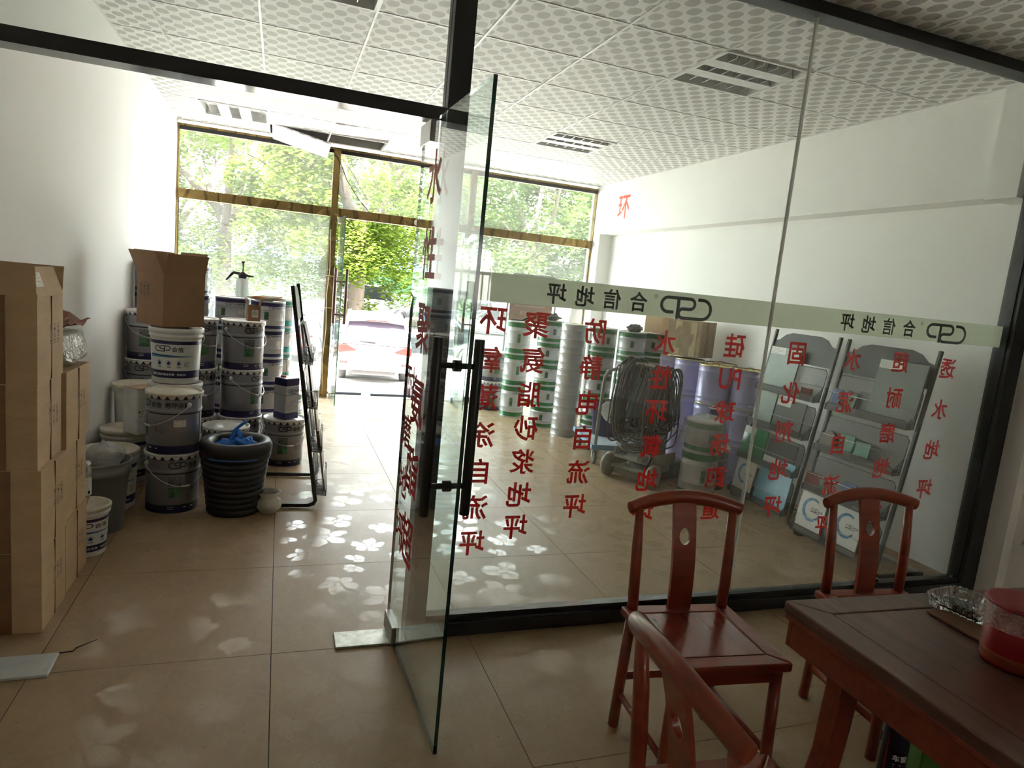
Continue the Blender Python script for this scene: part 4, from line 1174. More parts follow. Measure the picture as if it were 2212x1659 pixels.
# ================================================================ right side: trolley, grinder
M_BLUEP = pm('worn_blue_paint', (.16, .28, .42), .5, var=.35, scale=14)
M_DUST = pm('dusty_grey_paint', (.30, .30, .265), .75, var=.2, scale=12)
M_DUSTD = pm('dusty_dark_steel', (.13, .13, .115), .7, var=.3, scale=14)
tr = empty('platform_trolley', (2.985, 5.53, 0), math.radians(-12), 'blue platform trolley with dusty push handle', 'trolley')
MB().box(-.22, .22, -.38, .38, .165, .185).build('deck', pm('dusty_blue_deck', (.42, .48, .53), .6, var=.2), tr, bevel=.004)
mb = MB()
for b in ((-.225, .225, -.385, -.365, .145, .19), (-.225, .225, .365, .385, .145, .19), (-.225, -.205, -.365, .365, .145, .19), (.205, .225, -.365, .365, .145, .19)): mb.box(*b)
mb.build('deck_rim', M_BLUEP, tr, bevel=.003)
for sx in (-.17, .17):
    for sy in (-.3, .3):
        w = MB().lathe([(0, -.016), (.035, -.016), (.055, -.014), (.06, -.008), (.06, .008), (.055, .014), (.035, .016), (0, .016)], 24, M=T(sx, sy, .06) @ RY(PI / 2)).build('caster', M_DUSTD, tr)
        MB().box(sx - .022, sx + .022, sy - .03, sy + .03, .12, .15).box(sx - .024, sx - .019, sy - .015, sy + .015, .05, .13).box(sx + .019, sx + .024, sy - .015, sy + .015, .05, .13).build('caster_fork', M_DUST, tr)
hp = [(-.18, -.34, .18), (-.18, -.36, .55), (-.175, -.375, .80), (-.15, -.38, .86), (-.09, -.385, .885), (.09, -.385, .885), (.15, -.38, .86), (.175, -.375, .80), (.18, -.36, .55), (.18, -.34, .18)]
MB().tube(hp, .015, 12).build('push_handle', M_DUST, tr)
MB().tube([(-.178, -.365, .60), (.178, -.365, .60)], .011, 10).build('handle_bar', M_DUST, tr)
o = MB().lathe([(0, 0), (.10, .004), (.15, .03), (.165, .06), (.16, .063), (.145, .034), (.095, .01), (0, .006)], 32).build('basin', pm('dusty_white_enamel', (.55, .57, .54), .5, var=.2), loc=(2.945, 5.26, .44), rot=(.55, -.25, 0))
tag(o, 'dusty white basin leaning inside the trolley handle', 'basin')
bk = MB().lathe([(0, 0), (.12, 0), (.145, .30), (.15, .30), (.15, .31)], 32).build('bucket', pm('navy_plastic', (.03, .03, .09), .5), loc=(3.02, 5.62, .187))
tag(bk, 'dark blue bucket standing on the trolley deck', 'bucket')
# floor grinder with cable coils
gr = empty('floor_grinder', (2.905, 4.76, 0), math.radians(-63), 'dusty floor grinding machine hung with coils of grey cable', 'floor grinder')
wheel = MB().lathe([(0, -.03), (.05, -.03), (.085, -.026), (.10, -.012), (.10, .012), (.085, .026), (.05, .03), (0, .03)], 28, M=RY(PI / 2)).mesh('wheel', M_DUST)
put('wheel', wheel, gr, (-.22, -.10, .10)); put('wheel', wheel, gr, (.22, -.10, .10))
MB().tube([(-.22, -.10, .10), (.22, -.10, .10)], .014, 10).build('axle', M_DUST, gr)
MB().box(-.19, .19, -.08, .28, .17, .195).box(-.19, -.18, -.08, .28, .10, .26).box(.18, .19, -.08, .28, .10, .26).build('chassis', M_DUST, gr, bevel=.004)
MB().lathe([(.20, 0), (.215, .03), (.215, .12), (.20, .14), (.0, .145)], 36, M=T(.0, .30, .03)).build('grinding_hood', M_DUSTD, gr)
MB().lathe([(0, .0), (.085, .0), (.09, .01), (.09, .18), (.07, .20), (0, .205)], 28, M=T(0, .26, .195)).build('motor', pm('olive_motor', (.10, .11, .075), .7, var=.3), gr)
MB().box(-.17, .17, -.09, -.075, .035, .12).build('rubber_skirt', pm('torn_skirt', (.33, .32, .28), .9), gr)
for s in (-.14, .14):
    MB().tube([(s, .02, .19), (s, -.02, .55), (s, -.06, .93), (s * .9, -.08, .97)], .016, 10).build('frame_upright', M_DUST, gr)
MB().tube([(-.14, -.08, .97), (-.08, -.085, .985), (.08, -.085, .985), (.14, -.08, .97)], .016, 10).build('top_bar', M_DUST, gr)
MB().box(-.13, .13, -.045, .06, .52, .86).build('control_box', pm('dark_teal_box', (.035, .055, .065), .6), gr, bevel=.01)
MB().lathe([(0, .02), (.018, .018), (.02, 0)], 14, M=T(.07, -.05, .80) @ RX(PI / 2)).build('knob', pm('amber_knob', (.45, .22, .04), .5), gr)
MB().lathe([(.028, -.05), (.028, .05), (.022, .05), (.022, -.05)], 16, M=T(.10, -.09, .22) @ RX(PI / 2)).build('dust_port', M_DUST, gr)
MB().tube([(.17, -.06, .5), (.2, -.1, .35), (.19, -.12, .22), (.13, -.10, .12)], .009, 8).build('power_lead', M_BLACK, gr)
M_CABLE = pm('grey_rubber_cable', (.085, .082, .072), .7, var=.4, scale=9)
rr = random.Random(11)
def coil(n, cx, cy, top, wid, drop, jx, seed):
    rr = random.Random(seed)
    for k in range(n):
        x0 = cx + rr.uniform(-jx, jx); y0 = cy + rr.uniform(-.05, .05)
        w = wid * rr.uniform(.85, 1.12); d = drop * rr.uniform(.72, 1.08); t = top + rr.uniform(-.02, .035)
        tl = rr.uniform(-.05, .05)
        pts = []
        for i in range(25):
            a = 2 * PI * i / 24
            s, c_ = math.sin(a), math.cos(a)
            z = t - d / 2 + d / 2 * math.copysign(abs(c_) ** .55, c_)
            pts.append((x0 + tl * s + .015 * math.sin(3 * a + k), y0 + w * math.copysign(abs(s) ** .8, s) * (1.15 if c_ < 0 else .9) - .02, z + .012 * math.sin(5 * a + k)))
        MB().tube(pts, .0065, 6, caps=False).build('cable_loop', M_CABLE, gr)
coil(26, -.13, -.02, .99, .135, .68, .055, 1)
coil(24, .14, .02, .95, .16, .64, .07, 2)
for k in range(9):
    x = -.16 + .04 * k
    pts = [(x - .06 + .02 * math.sin(k), -.16, .50), (x - .03, -.14, .80), (x, -.10, .985 + .01 * math.sin(k * 2)), (x + .03, -.02, .99), (x + .06, .06, .80), (x + .08, .10, .5)]
    MB().tube(pts, .0065, 6).build('cable_strand', M_CABLE, gr)
for k in range(10):
    zz = .30 + .022 * k
    pts = [(-.15, -.12, zz), (-.05, -.17 - .01 * math.sin(k * 3), zz - .03 + .02 * math.sin(k * 1.7)), (.07, -.17, zz - .03), (.19, -.10, zz + .03 * math.cos(k))]
    MB().tube(pts, .0065, 6).build('cable_strand', M_CABLE, gr)
# ---- bagged green pail
stack(big_green, 3.235, 4.375, 1, (.3,), 'tall green banded pail standing on the floor', 'beneath the plastic bag', 'tall green banded pails')
stack(green_can, 3.235, 4.375, 1, (.5,), 'green banded can wrapped in a plastic bag', 'on the tall green pail', 'silver cans with green bands', z0=.376)
pb = empty('plastic_bag', (3.235, 4.375, .40), 0, 'clear plastic bag pulled over the green can beside the grinder', 'bag')
mb = MB(); rr = random.Random(21)
P = []
for j in range(9):
    z = [0.02, .06, .10, .14, .18, .215, .235, .24, .242][j]
    rad = [.172, .18, .178, .172, .165, .158, .12, .06, .0][j]
    P.append([((rad + (.012 * math.sin(3 * a + j) + rr.uniform(-.006, .01) if rad > .05 else 0)) * math.cos(a), (rad + (.012 * math.sin(3 * a + j) if rad > .05 else 0)) * math.sin(a), z + .014 * math.sin(2 * a) + (rr.uniform(-.006, .012) if rad > .05 else 0)) for a in [2 * PI * (i % 28) / 28 for i in range(29)]])
mb.grid(P).build('bag_skin', film('bag_film', (.70, .73, .74), .28, .16, .2, .9, 22), pb)
M2 = film('bag_film', (.70, .73, .74))
mb = MB()
mb.grid([[(.10 + .10 * i / 6, -.05 - .01 * j + .015 * math.sin(i), .22 + .10 * (i / 6) - .03 * (i / 6) ** 2 + .02 * j + .02 * math.sin(i * 1.3 + j)) for j in range(4)] for i in range(7)]).build('bag_handle', M2, pb)

for (x, y, z), lab, sd in (((2.835, 6.76, 5 * CH), 'crumpled grey rag on the green can stack by the window', 31), ((3.335, 5.84, 5 * CH), 'dark crumpled rag on the cans behind the cable coils', 32)):
    o = blob(MB(), 0, 0, .03, .10, .06, .035, 24, 12, .35, sd, p=2.0).build('rag', pm('grey_rag', (.16, .15, .14), .95, var=.5, scale=30, bump=.4, bscale=40), loc=(x, y, z), rot=(0, 0, .4))
    tag(o, lab, 'rag')
o = MB().tube([(-.12, 0, .01), (.02, .01, .012), (.05, .02, .02), (.10, .0, .05), (.13, -.02, .03)], [.006, .008, .012, .009, .006], 8).build('pliers', M_HAND, loc=(2.665, 7.30, 3 * .374))
tag(o, 'black hand tool lying on the tall green pails', 'tool')
# ================================================================ display racks
M_RACK = pm('dark_grey_tube', (.035, .034, .033), .4, .4, var=.15)
M_RACKP = pm('grey_plate', (.032, .031, .029), .5, .3, var=.12)
def mk_perf():
    m, nt, out = _nt('perforated_steel')
    tc = N(nt, 'ShaderNodeTexCoord')
    sp = N(nt, 'ShaderNodeSeparateXYZ', ins={0: tc.outputs['Object']})
    q = []
    for sh in (0.0, .5):
        ux = MA(nt, 'SUBTRACT', MA(nt, 'FRACT', MA(nt, 'MULTIPLY_ADD', sp.outputs[0], 100.0, 50 + sh)), .5)
        uz = MA(nt, 'SUBTRACT', MA(nt, 'FRACT', MA(nt, 'MULTIPLY_ADD', sp.outputs[2], 140.0, 50 + sh)), .5)
        q.append(MA(nt, 'ADD', MA(nt, 'MULTIPLY', ux, ux), MA(nt, 'MULTIPLY', uz, uz)))
    hole = MA(nt, 'LESS_THAN', MA(nt, 'MINIMUM', q[0], q[1]), .045)
    b = N(nt, 'ShaderNodeBsdfPrincipled', ins={'Base Color': (.07, .068, .064, 1), 'Roughness': .45, 'Metallic': .4})
    tr = N(nt, 'ShaderNodeBsdfTransparent')
    mx = N(nt, 'ShaderNodeMixShader', ins={0: hole, 1: b.outputs[0], 2: tr.outputs[0]})
    nt.links.new(mx.outputs[0], out.inputs[0])
    return m
M_PERF = mk_perf()
ALPHA = math.atan(.2 / 1.35)
TIERS = (.075, .36, .64, .92)
MR = RX(-ALPHA)
def make_rack():
    r = empty('display_rack', cat='display rack', group='leaning mesh display racks')
    for s in (-1, 1):
        x = s * .33
        p = [(x, .40, .016), (x, .10, .016), (x, .045, .017), (x, .015, .028), (x, .004, .05), tuple(MR @ Vector((x, 0, .12))), tuple(MR @ Vector((x, 0, 1.40)))]
        MB().tube(p, .0165, 4, flat=(1.0, .8), smooth=False).build('post', M_RACK, r, bevel=.003)
    MB().tube([(-.33, .385, .016), (.33, .385, .016)], .012, 8).build('rear_bar', M_WIRE, r)
    hd = [(-.33, 1.17), (.33, 1.17), (.33, 1.31), (.27, 1.325), (.22, 1.365), (.15, 1.385), (-.15, 1.385), (-.22, 1.365), (-.27, 1.325), (-.33, 1.31)]
    MB().prism(hd, -.004, .0, M=MR @ Matrix(((1, 0, 0, 0), (0, 0, -1, 0), (0, 1, 0, 0), (0, 0, 0, 1))) @ T(0, 0, 0)).build('header_plate', M_RACKP, r)
    for h in TIERS:
        M = MR @ T(0, -.012, h)
        t = MB()
        t.add([(-.31, 0, .0), (.31, 0, .0), (.31, 0, .21), (.29, 0, .235), (-.29, 0, .235), (-.31, 0, .21)], [(0, 1, 2, 3, 4, 5)], M=M)
        t.add([(-.31, 0, 0), (.31, 0, 0), (.31, -.055, -.012), (-.31, -.055, -.012)], [(0, 1, 2, 3)], M=M)
        t.add([(-.31, -.055, -.012), (.31, -.055, -.012), (.31, -.062, .025), (.29, -.064, .038), (-.29, -.064, .038), (-.31, -.062, .025)], [(0, 1, 2, 3, 4, 5)], M=M)
        for s in (-.31, .31):
            t.add([(s, 0, 0), (s, -.055, -.012), (s, -.062, .025), (s, 0, .11)], [(0, 1, 2, 3)], M=M)
        pk = t.build('mesh_pocket', M_PERF, r)
        MB().tube([(-.31, 0, .0), (-.31, 0, .21), (-.29, 0, .235), (.29, 0, .235), (.31, 0, .21), (.31, 0, 0)], .0028, 6, M=M) \
            .tube([(-.31, -.055, -.012), (-.31, -.062, .025), (-.29, -.064, .038), (.29, -.064, .038), (.31, -.062, .025), (.31, -.055, -.012)], .0028, 6, M=M).build('wire_edge', M_RACK, pk)
        MB().tube([(-.33, 0, .105), (-.325, -.055, .11), (.325, -.055, .11), (.33, 0, .105)], .0022, 6, M=M).build('front_wire', M_WIRE, pk)
    return r
rack = Proto(make_rack())
RK = {}
RK['a'] = rack((3.515, 3.965, 0), math.radians(-91.5), 'mesh display rack beside the lavender drums, holding the blue sample board')
RK['b'] = rack((3.405, 3.125, 0), math.radians(-90), 'mesh display rack behind the second chair, holding the court sample cards')
RK['c'] = rack((0.300, 4.535, 0), math.radians(86), 'mesh display rack seen edge on in the middle of the room')
for k in RK.values(): k['group'] = 'leaning mesh display racks'
def rackmat(k):
    o = RK[k]
    return T(*o.location) @ RZ(o.rotation_euler.z)
def in_rack(k, mb, mats, name, x, tier, off=.018, tilt=0.0, bevel=0.001):
    """mb built with its base at z=0, front facing -y; stands in the pocket"""
    M = rackmat(k) @ MR @ T(x, -.012 - off, TIERS[tier] - .004) @ RX(tilt)
    o = mb.build(name, mats, bevel=bevel)
    o.matrix_world = M
    return o
def sampcol(name, c, **kw): return pm('sample_' + name, c, kw.pop('rough', .5), **kw)
def board(k, x, tier, w, h, mat, label, off=.018, th=.012, tilt=0.0, tagp=False):
    o = in_rack(k, MB().box(-w / 2, w / 2, -th, 0, 0, h), mat, 'sample_board', x, tier, off, tilt)
    tag(o, label, 'sample board', 'floor coating samples on the racks')
    if tagp:
        put('paper_label', flat_mesh('paper_label', [(rect2d(-w / 2 + .005, -w / 2 + w * .5, h - .055, h - .003), 0), (lines2d(-w / 2 + .012, -w / 2 + w * .46, h - .015, 4, .011, .002), 1)], [M_WHITE, M_BLACK], lambda a, b: (a, -th - .0012, b)), o)
    return o
board('a', -.12, 3, .33, .345, sampcol('pale_green_grey', (.33, .40, .37)), 'large pale grey green sample board at the top of the rack by the drums', tagp=True)
board('a', .19, 3, .105, .085, sampcol('red_carpet', (.16, .035, .025), rough=.95, bump=.6, bscale=120), 'small red brown textured sample at the top of the rack by the drums')
board('a', -.18, 2, .21, .27, sampcol('pale_green_grey', (.33, .40, .37)), 'narrow pale grey green sample board under the largest one', off=.02)
board('a', .10, 2, .30, .25, sampcol('mid_grey', (.115, .125, .115), bump=.4, bscale=150), 'rough grey sample board with paper label', off=.028, tagp=True)
board('a', -.19, 1, .27, .25, sampcol('leaf_green', (.03, .20, .08), rough=.12), 'glossy green sample board on the rack by the drums', off=.022, tagp=True)
board('a', .12, 1, .30, .22, sampcol('dark_grey', (.09, .095, .09)), 'dark grey sample board beside the glossy green one')
board('a', .135, 0, .345, .37, sampcol('sky_blue', (.10, .31, .43), rough=.3), 'large sky blue sample board low on the rack by the drums', off=.024, tagp=True)
board('b', .155, 3, .335, .385, sampcol('slate_grey', (.155, .175, .16)), 'large slate grey sample board at the top of the nearer rack', off=.022, tagp=True)
board('b', -.03, 3, .16, .16, sampcol('dark_grey', (.09, .095, .09)), 'dark grey sample corner tucked behind the large slate board', off=.006, th=.006)
def court(x, base, label, rot):
    o = board('b', x, 3, .085, .145, sampcol('card_edge', (.04, .04, .04)), label, off=.03, th=.006)
    o.matrix_world = o.matrix_world @ RY(rot)
    L = [(rect2d(-.036, .036, .008, .137), 0)]
    L += [(frame2d(-.030, .030, .014, .131, .002), 1), (ribbon2d(arc2(0, .118, .022, 180, 360, 10), .002), 1), (frame2d(-.010, .010, .105, .130, .002), 2), (ribbon2d(arc2(0, .014, .014, 0, 180, 10), .002), 1)]
    put('court_print', flat_mesh('court_print', L, [base, M_WHITE, pm('court_red', (.35, .08, .04), .5)], lambda a, b: (a, -.0072, b)), o)
court(-.275, pm('court_blue', (.04, .10, .28), .5), 'small sample card printed with a blue basketball court', .10)
court(-.155, pm('court_green', (.03, .12, .05), .5), 'small sample card printed with a green basketball court', .12)
o = in_rack('b', MB().lathe([(0, 0), (.066, 0), (.07, .004), (.07, .03), (.066, .034), (0, .034)], 32, M=T(0, 0, .07) @ RX(PI / 2)), sampcol('speckled_brown', (.13, .075, .06), var=.8, scale=160), 'sample_disc', -.215, 2, .02)
tag(o, 'round speckled brown sample disc on the nearer rack', 'sample disc')
board('b', -.085, 2, .115, .145, sampcol('sage_green', (.09, .24, .16)), 'sage green sample beside the speckled disc', off=.022)
board('b', .045, 2, .11, .13, sampcol('jade_green', (.05, .20, .12)), 'jade green sample second from the speckled disc', off=.026)
board('b', -.265, 1, .125, .12, sampcol('brick_red', (.20, .06, .05), rough=.9, bump=.5, bscale=130), 'brick red granular sample on the nearer rack', off=.022)
board('b', -.155, 1, .09, .10, sampcol('dark_green', (.03, .10, .05)), 'dark green sample beside the brick red one', off=.024)
board('b', -.065, 1, .09, .12, sampcol('slate_blue', (.06, .08, .11)), 'slate blue sample beside the cobalt one', off=.020, tagp=False)
board('b', .035, 1, .105, .14, sampcol('cobalt', (.03, .06, .19)), 'cobalt blue sample on the nearer rack', off=.026)
md = in_rack('b', MB().lathe([(0, 0), (.052, 0), (.056, .004), (.056, .012), (.052, .016), (.046, .014), (.03, .016), (0, .014)], 32, M=T(0, 0, .058) @ RX(PI / 2)), sampcol('pale_stone', (.42, .38, .26), var=.5, scale=60), 'sample_disc', .17, 1, .02)
tag(md, 'round cream medallion sample with carved pattern', 'sample disc')
put('carved_pattern', flat_mesh('carved_pattern', [(place2d(icon_ring(.5, .06), .085, .085, 0, .058), 0), (place2d(text2d('福', .01), .055, .055, 0, .058), 0)], [pm('carved_shade', (.12, .10, .06), .8)], lambda a, b: (a, -.0175, b)), md)
M_PAGE = pm('brochure_paper', (.66, .65, .61), .45, var=.04)
def brochure(k, x, tier, label):
    w, h = .225, .30
    o = in_rack(k, MB().box(-w / 2, w / 2, -.008, 0, 0, h), M_PAGE, 'brochure', x, tier, .022)
    tag(o, label, 'brochure', 'company brochures on the racks')
    P = []
    for a in range(3, 33):
        a0, a1 = math.radians(a * 9 + 30), math.radians(a * 9 + 39)
        wd = .5 + .5 * math.sin(PI * (a - 3) / 30)
        ri, ro = .070 - .012 * wd, .070 + .012 * wd
        P.append(([(ri * math.cos(a0), ri * math.sin(a0)), (ro * math.cos(a0), ro * math.sin(a0)), (ro * math.cos(a1), ro * math.sin(a1)), (ri * math.cos(a1), ri * math.sin(a1))], [[0, 1, 2, 3]]))
    parts = [(place2d(join2d(P), 1, 1, .005, h * .56), 0), (place2d(logo2d(.17), .020, .020, .03, h * .57), 1), (txt('合信', .018, .078, h * .57), 1), (txt('混凝土防护美化专家', .0085, .035, h * .52), 1), (lines2d(-.02, .05, .03, 2, .008, .002), 1)]
    put('cover_print', flat_mesh('cover_print', parts, [pm('brochure_ring', (.06, .18, .38), .4, var=.7, scale=30), M_BLACK], lambda a, b: (a, -.0092, b)), o)
brochure('a', -.195, 0, 'white company brochure at the foot of the rack by the drums')
brochure('b', -.205, 0, 'white company brochure at the foot of the nearer rack, left one')
brochure('b', .085, 0, 'white company brochure seen through the second chair back')
o = board('b', -.06, 0, .11, .26, pm('black_folder', (.012, .012, .014), .4), 'black folder between the two brochures on the nearer rack', off=.008)
# boards on the rack seen edge on
board('c', .08, 3, .30, .23, sampcol('brown_edge', (.10, .055, .035)), 'brown sample board, highest on the edge on rack', off=.032, tilt=-.10)
board('c', -.12, 2, .30, .27, sampcol('maroon', (.09, .03, .025)), 'maroon sample board on the edge on rack', off=.024)
board('c', -.02, 1, .32, .30, sampcol('cream_board', (.40, .36, .27)), 'cream sample board on the edge on rack', off=.030)
board('c', -.05, 0, .34, .40, sampcol('timber_board', (.28, .19, .11)), 'tall tan sample board, lowest on the edge on rack', off=.040)
# poster stand by the far window
ps = empty('sign_stand', (2.99, 7.86, 0), 0, 'rounded grey frame sign stand by the far window', 'sign')
MB().tube([(-.32, 0, .01), (-.32, 0, 1.58), (-.31, 0, 1.63), (-.27, 0, 1.67), (.27, 0, 1.67), (.31, 0, 1.63), (.32, 0, 1.58), (.32, 0, .01)], .012, 10).build('stand_frame', pm('grey_tube', (.10, .11, .12), .4, .5), ps)
MB().tube([(-.32, -.18, .012), (-.32, .12, .012)], .012, 8).build('foot', M_RACK, ps)
MB().tube([(.32, -.18, .012), (.32, .12, .012)], .012, 8).build('foot', M_RACK, ps)
MB().box(-.29, .28, -.006, .006, 1.10, 1.60).build('sign_panel', pm('brown_board', (.30, .20, .17), .5), ps)
put('sign_text', flat_mesh('sign_text', [(place2d(text2d('泥黑', .02), .055, .055, -.10, 1.20, True), 0), (lines2d(-.22, .22, 1.28, 1, .02, .012, 6), 0)], [pm('faded_letters', (.45, .36, .32), .6)], lambda a, b: (a, -.0075, b)), ps)

# ================================================================ red wood chairs and tea table
def mk_wood(name, c0, c1, rough, gscale, coat=.3, stretch=(1, 12, 12), dark=.3):
    m, nt, out = _nt(name)
    tc = N(nt, 'ShaderNodeTexCoord')
    mp = N(nt, 'ShaderNodeMapping', ins={'Vector': tc.outputs['Object']})
    mp.inputs['Scale'].default_value = stretch
    nz = N(nt, 'ShaderNodeTexNoise', ins={'Vector': mp.outputs[0], 'Scale': gscale, 'Detail': 6.0, 'Roughness': .65})
    ln = N(nt, 'ShaderNodeTexNoise', ins={'Vector': mp.outputs[0], 'Scale': gscale * 3.1, 'Detail': 2.0})
    f = MA(nt, 'MULTIPLY_ADD', nz.outputs[0], 2.2, -.6, clamp=True)
    cc = MIXC(nt, f, c0, c1)
    lm = N(nt, 'ShaderNodeMapRange', ins={'Value': ln.outputs[0], 'From Min': .66, 'From Max': .72})
    cc = MIXC(nt, MA(nt, 'MULTIPLY', lm.outputs[0], dark), cc, tuple(c * .15 for c in c0))
    bp = N(nt, 'ShaderNodeBump', ins={'Height': lm.outputs[0], 'Strength': -.12, 'Distance': .002})
    b = N(nt, 'ShaderNodeBsdfPrincipled', ins={'Base Color': cc, 'Roughness': rough, 'Coat Weight': coat, 'Coat Roughness': .12, 'Normal': bp.outputs[0]})
    nt.links.new(b.outputs[0], out.inputs[0])
    return m
M_CHAIR = mk_wood('red_lacquer_wood', (.17, .025, .010), (.30, .050, .019), .32, 3.0)
M_SEAT = mk_wood('seat_board_wood', (.15, .022, .012), (.24, .040, .020), .22, 3.0, .5, (14, 1, 14))
M_TABLE = mk_wood('table_top_wood', (.075, .030, .022), (.16, .066, .048), .34, 2.2, .25, (16, 1, 16), .75)
M_TABLER = mk_wood('table_side_wood', (.16, .032, .014), (.27, .055, .024), .38, 3.0, .2)
def make_chair():
    r = empty('chair', cat='chair', group='red wooden chairs round the tea table')
    W, D0, D1, ZS = .205, -.19, .20, .45
    bw = .058
    fr_ = [((-W, D0), (W, D0), (W - bw, D0 + bw), (-W + bw, D0 + bw)), ((W, D0), (W, D1), (W - bw, D1 - bw), (W - bw, D0 + bw)),
           ((W, D1), (-W, D1), (-W + bw, D1 - bw), (W - bw, D1 - bw)), ((-W, D1), (-W, D0), (-W + bw, D0 + bw), (-W + bw, D1 - bw))]
    for q in fr_:
        MB().prism(q, ZS - .03, ZS).build('seat_rail', M_CHAIR, r, bevel=.006, seg=3)
    MB().box(-W + bw + .002, W - bw - .002, D0 + bw + .002, D1 - bw - .002, ZS - .018, ZS - .001).build('seat_panel', M_SEAT, r, bevel=.002)
    for s in (-1, 1):
        MB().tube([(s * .182, -.168, 0), (s * .172, -.160, .425)], [.0185, .0185], 16).build('leg', M_CHAIR, r)
        MB().tube([(s * .182, .190, 0), (s * .172, .176, .425)], [.0185, .0185], 16).build('leg', M_CHAIR, r)
        pts = [(s * .172, .176, .44), (s * .176, .180, .54), (s * .178, .190, .66), (s * .180, .206, .80)]
        MB().tube(pts, [.0185, .0195, .0185, .0145], 16).build('back_post', M_CHAIR, r)
        MB().box(s * .172 - .009, s * .172 + .009, -.155, .17, .375, .422).build('apron', M_CHAIR, r, bevel=.003)
        MB().tube([(s * .179, -.165, .13), (s * .179, .187, .13)], .011, 10, flat=(1.3, .8)).build('stretcher', M_CHAIR, r)
    MB().box(-.165, .165, -.169, -.151, .375, .422).build('apron', M_CHAIR, r, bevel=.003)
    MB().box(-.165, .165, .167, .185, .375, .422).build('apron', M_CHAIR, r, bevel=.003)
    MB().tube([(-.18, .187, .19), (.18, .187, .19)], .011, 10, flat=(1.3, .8)).build('stretcher', M_CHAIR, r)
    MB().tube([(-.18, -.166, .085), (.18, -.166, .085)], .012, 10, flat=(1.4, .8)).build('stretcher', M_CHAIR, r)
    pts = []; rad = []
    for i in range(21):
        t = -1 + i / 10
        pts.append((t * .215, .206 + .030 * (1 - t * t), .802 + .034 * (1 - t * t)))
        rad.append(.0205 + .003 * (1 - t * t))
    MB().tube(pts, rad, 16, flat=(1.12, .85)).build('crest_rail', M_CHAIR, r, bevel=.003)
    # splat with an oval hole
    hw0, hw1 = .040, .044
    def yy(z):
        t = (z - .45) / .38
        return .172 + .006 * math.sin(t * PI) * -1 + .060 * max(0, t) ** 1.6
    zc, rx, rz_ = .705, .0215, .0285
    nx, nz = 16, 76
    P = {}
    for i in range(nx + 1):
        for j in range(nz + 1):
            P[i, j] = [-.043 + .086 * i / nx, .448 + .382 * j / nz]
    keep = []
    for i in range(nx):
        for j in range(nz):
            cx = sum(P[a_, b_][0] for a_ in (i, i + 1) for b_ in (j, j + 1)) / 4; cz = sum(P[a_, b_][1] for a_ in (i, i + 1) for b_ in (j, j + 1)) / 4
            if (cx / rx) ** 2 + ((cz - zc) / rz_) ** 2 > 1: keep.append((i, j))
    ks = set(keep)
    for i in range(1, nx):
        for j in range(1, nz):
            adj = [(i - 1, j - 1), (i, j - 1), (i - 1, j), (i, j)]
            ins = sum(q not in ks for q in adj)
            if 0 < ins < 4:
                x_, z_ = P[i, j]; k_ = math.hypot(x_ / rx, (z_ - zc) / rz_)
                P[i, j] = [x_ / k_, zc + (z_ - zc) / k_]
    idx = {}; vs = []; fs = []
    for (i, j) in keep:
        f = []
        for q in ((i, j), (i + 1, j), (i + 1, j + 1), (i, j + 1)):
            if q not in idx:
                idx[q] = len(vs); x_, z_ = P[q]; vs.append((x_, yy(z_), z_))
            f.append(idx[q])
        fs.append(f)
    mb = MB().add(vs, fs, smooth=False)
    o = mb.build('splat', M_CHAIR, r)
    md = o.modifiers.new('thick', 'SOLIDIFY'); md.thickness = .014; md.offset = 0
    return r
chair = Proto(make_chair())
GC = 'red wooden chairs round the tea table'
chair((1.355, 1.685, 0), math.radians(-5.5), 'red wooden chair with its whole glossy seat in view', GC)
chair((2.222, 1.695, 0), math.radians(-5.0), 'red wooden chair partly hidden behind the far table edge', GC)
chair((0.965, 0.965, 0), math.radians(85.5), 'red wooden chair cut off by the bottom edge, its back towards the camera', GC)
# table
tb = empty('tea_table', (1.367, 1.378, 0), math.radians(-2.2), 'dark wooden tea table with framed plank top and curved legs', 'table')
ZT, LX, LY, bw = .72, 1.30, .80, .085   # runs +x and -y from the corner
q4 = [((0, -LY), (LX, -LY), (LX - bw, -LY + bw), (bw, -LY + bw)), ((LX, -LY), (LX, 0), (LX - bw, -bw), (LX - bw, -LY + bw)),
      ((LX, 0), (0, 0), (bw, -bw), (LX - bw, -bw)), ((0, 0), (0, -LY), (bw, -LY + bw), (bw, -bw))]
for q in q4:
    MB().prism(q, ZT - .032, ZT).build('top_rail', M_TABLE, tb, bevel=.004, seg=2)
x = bw + .003
for k, w in enumerate((.36, .075, .36, .075, .25)):
    x1 = min(x + w, LX - bw - .003)
    MB().box(x, x1 - .003, -LY + bw + .003, -bw - .003, ZT - .024, ZT - .002).build('top_plank', M_TABLE if k % 2 == 0 else M_TABLER, tb, bevel=.0015)
    x = x1
for b in ((.012, LX - .012, -.030, -.012), (.012, LX - .012, -LY + .012, -LY + .030)):
    MB().box(b[0], b[1], b[2], b[3], ZT - .125, ZT - .032).build('apron', M_TABLER, tb, bevel=.004)
for b in ((.012, .030, -LY + .03, -.03), (LX - .030, LX - .012, -LY + .03, -.03)):
    MB().box(b[0], b[1], b[2], b[3], ZT - .125, ZT - .032).build('apron', M_TABLER, tb, bevel=.004)
MB().box(.004, LX - .004, -LY + .004, -.004, ZT - .050, ZT - .032).build('apron_moulding', M_TABLER, tb, bevel=.004)
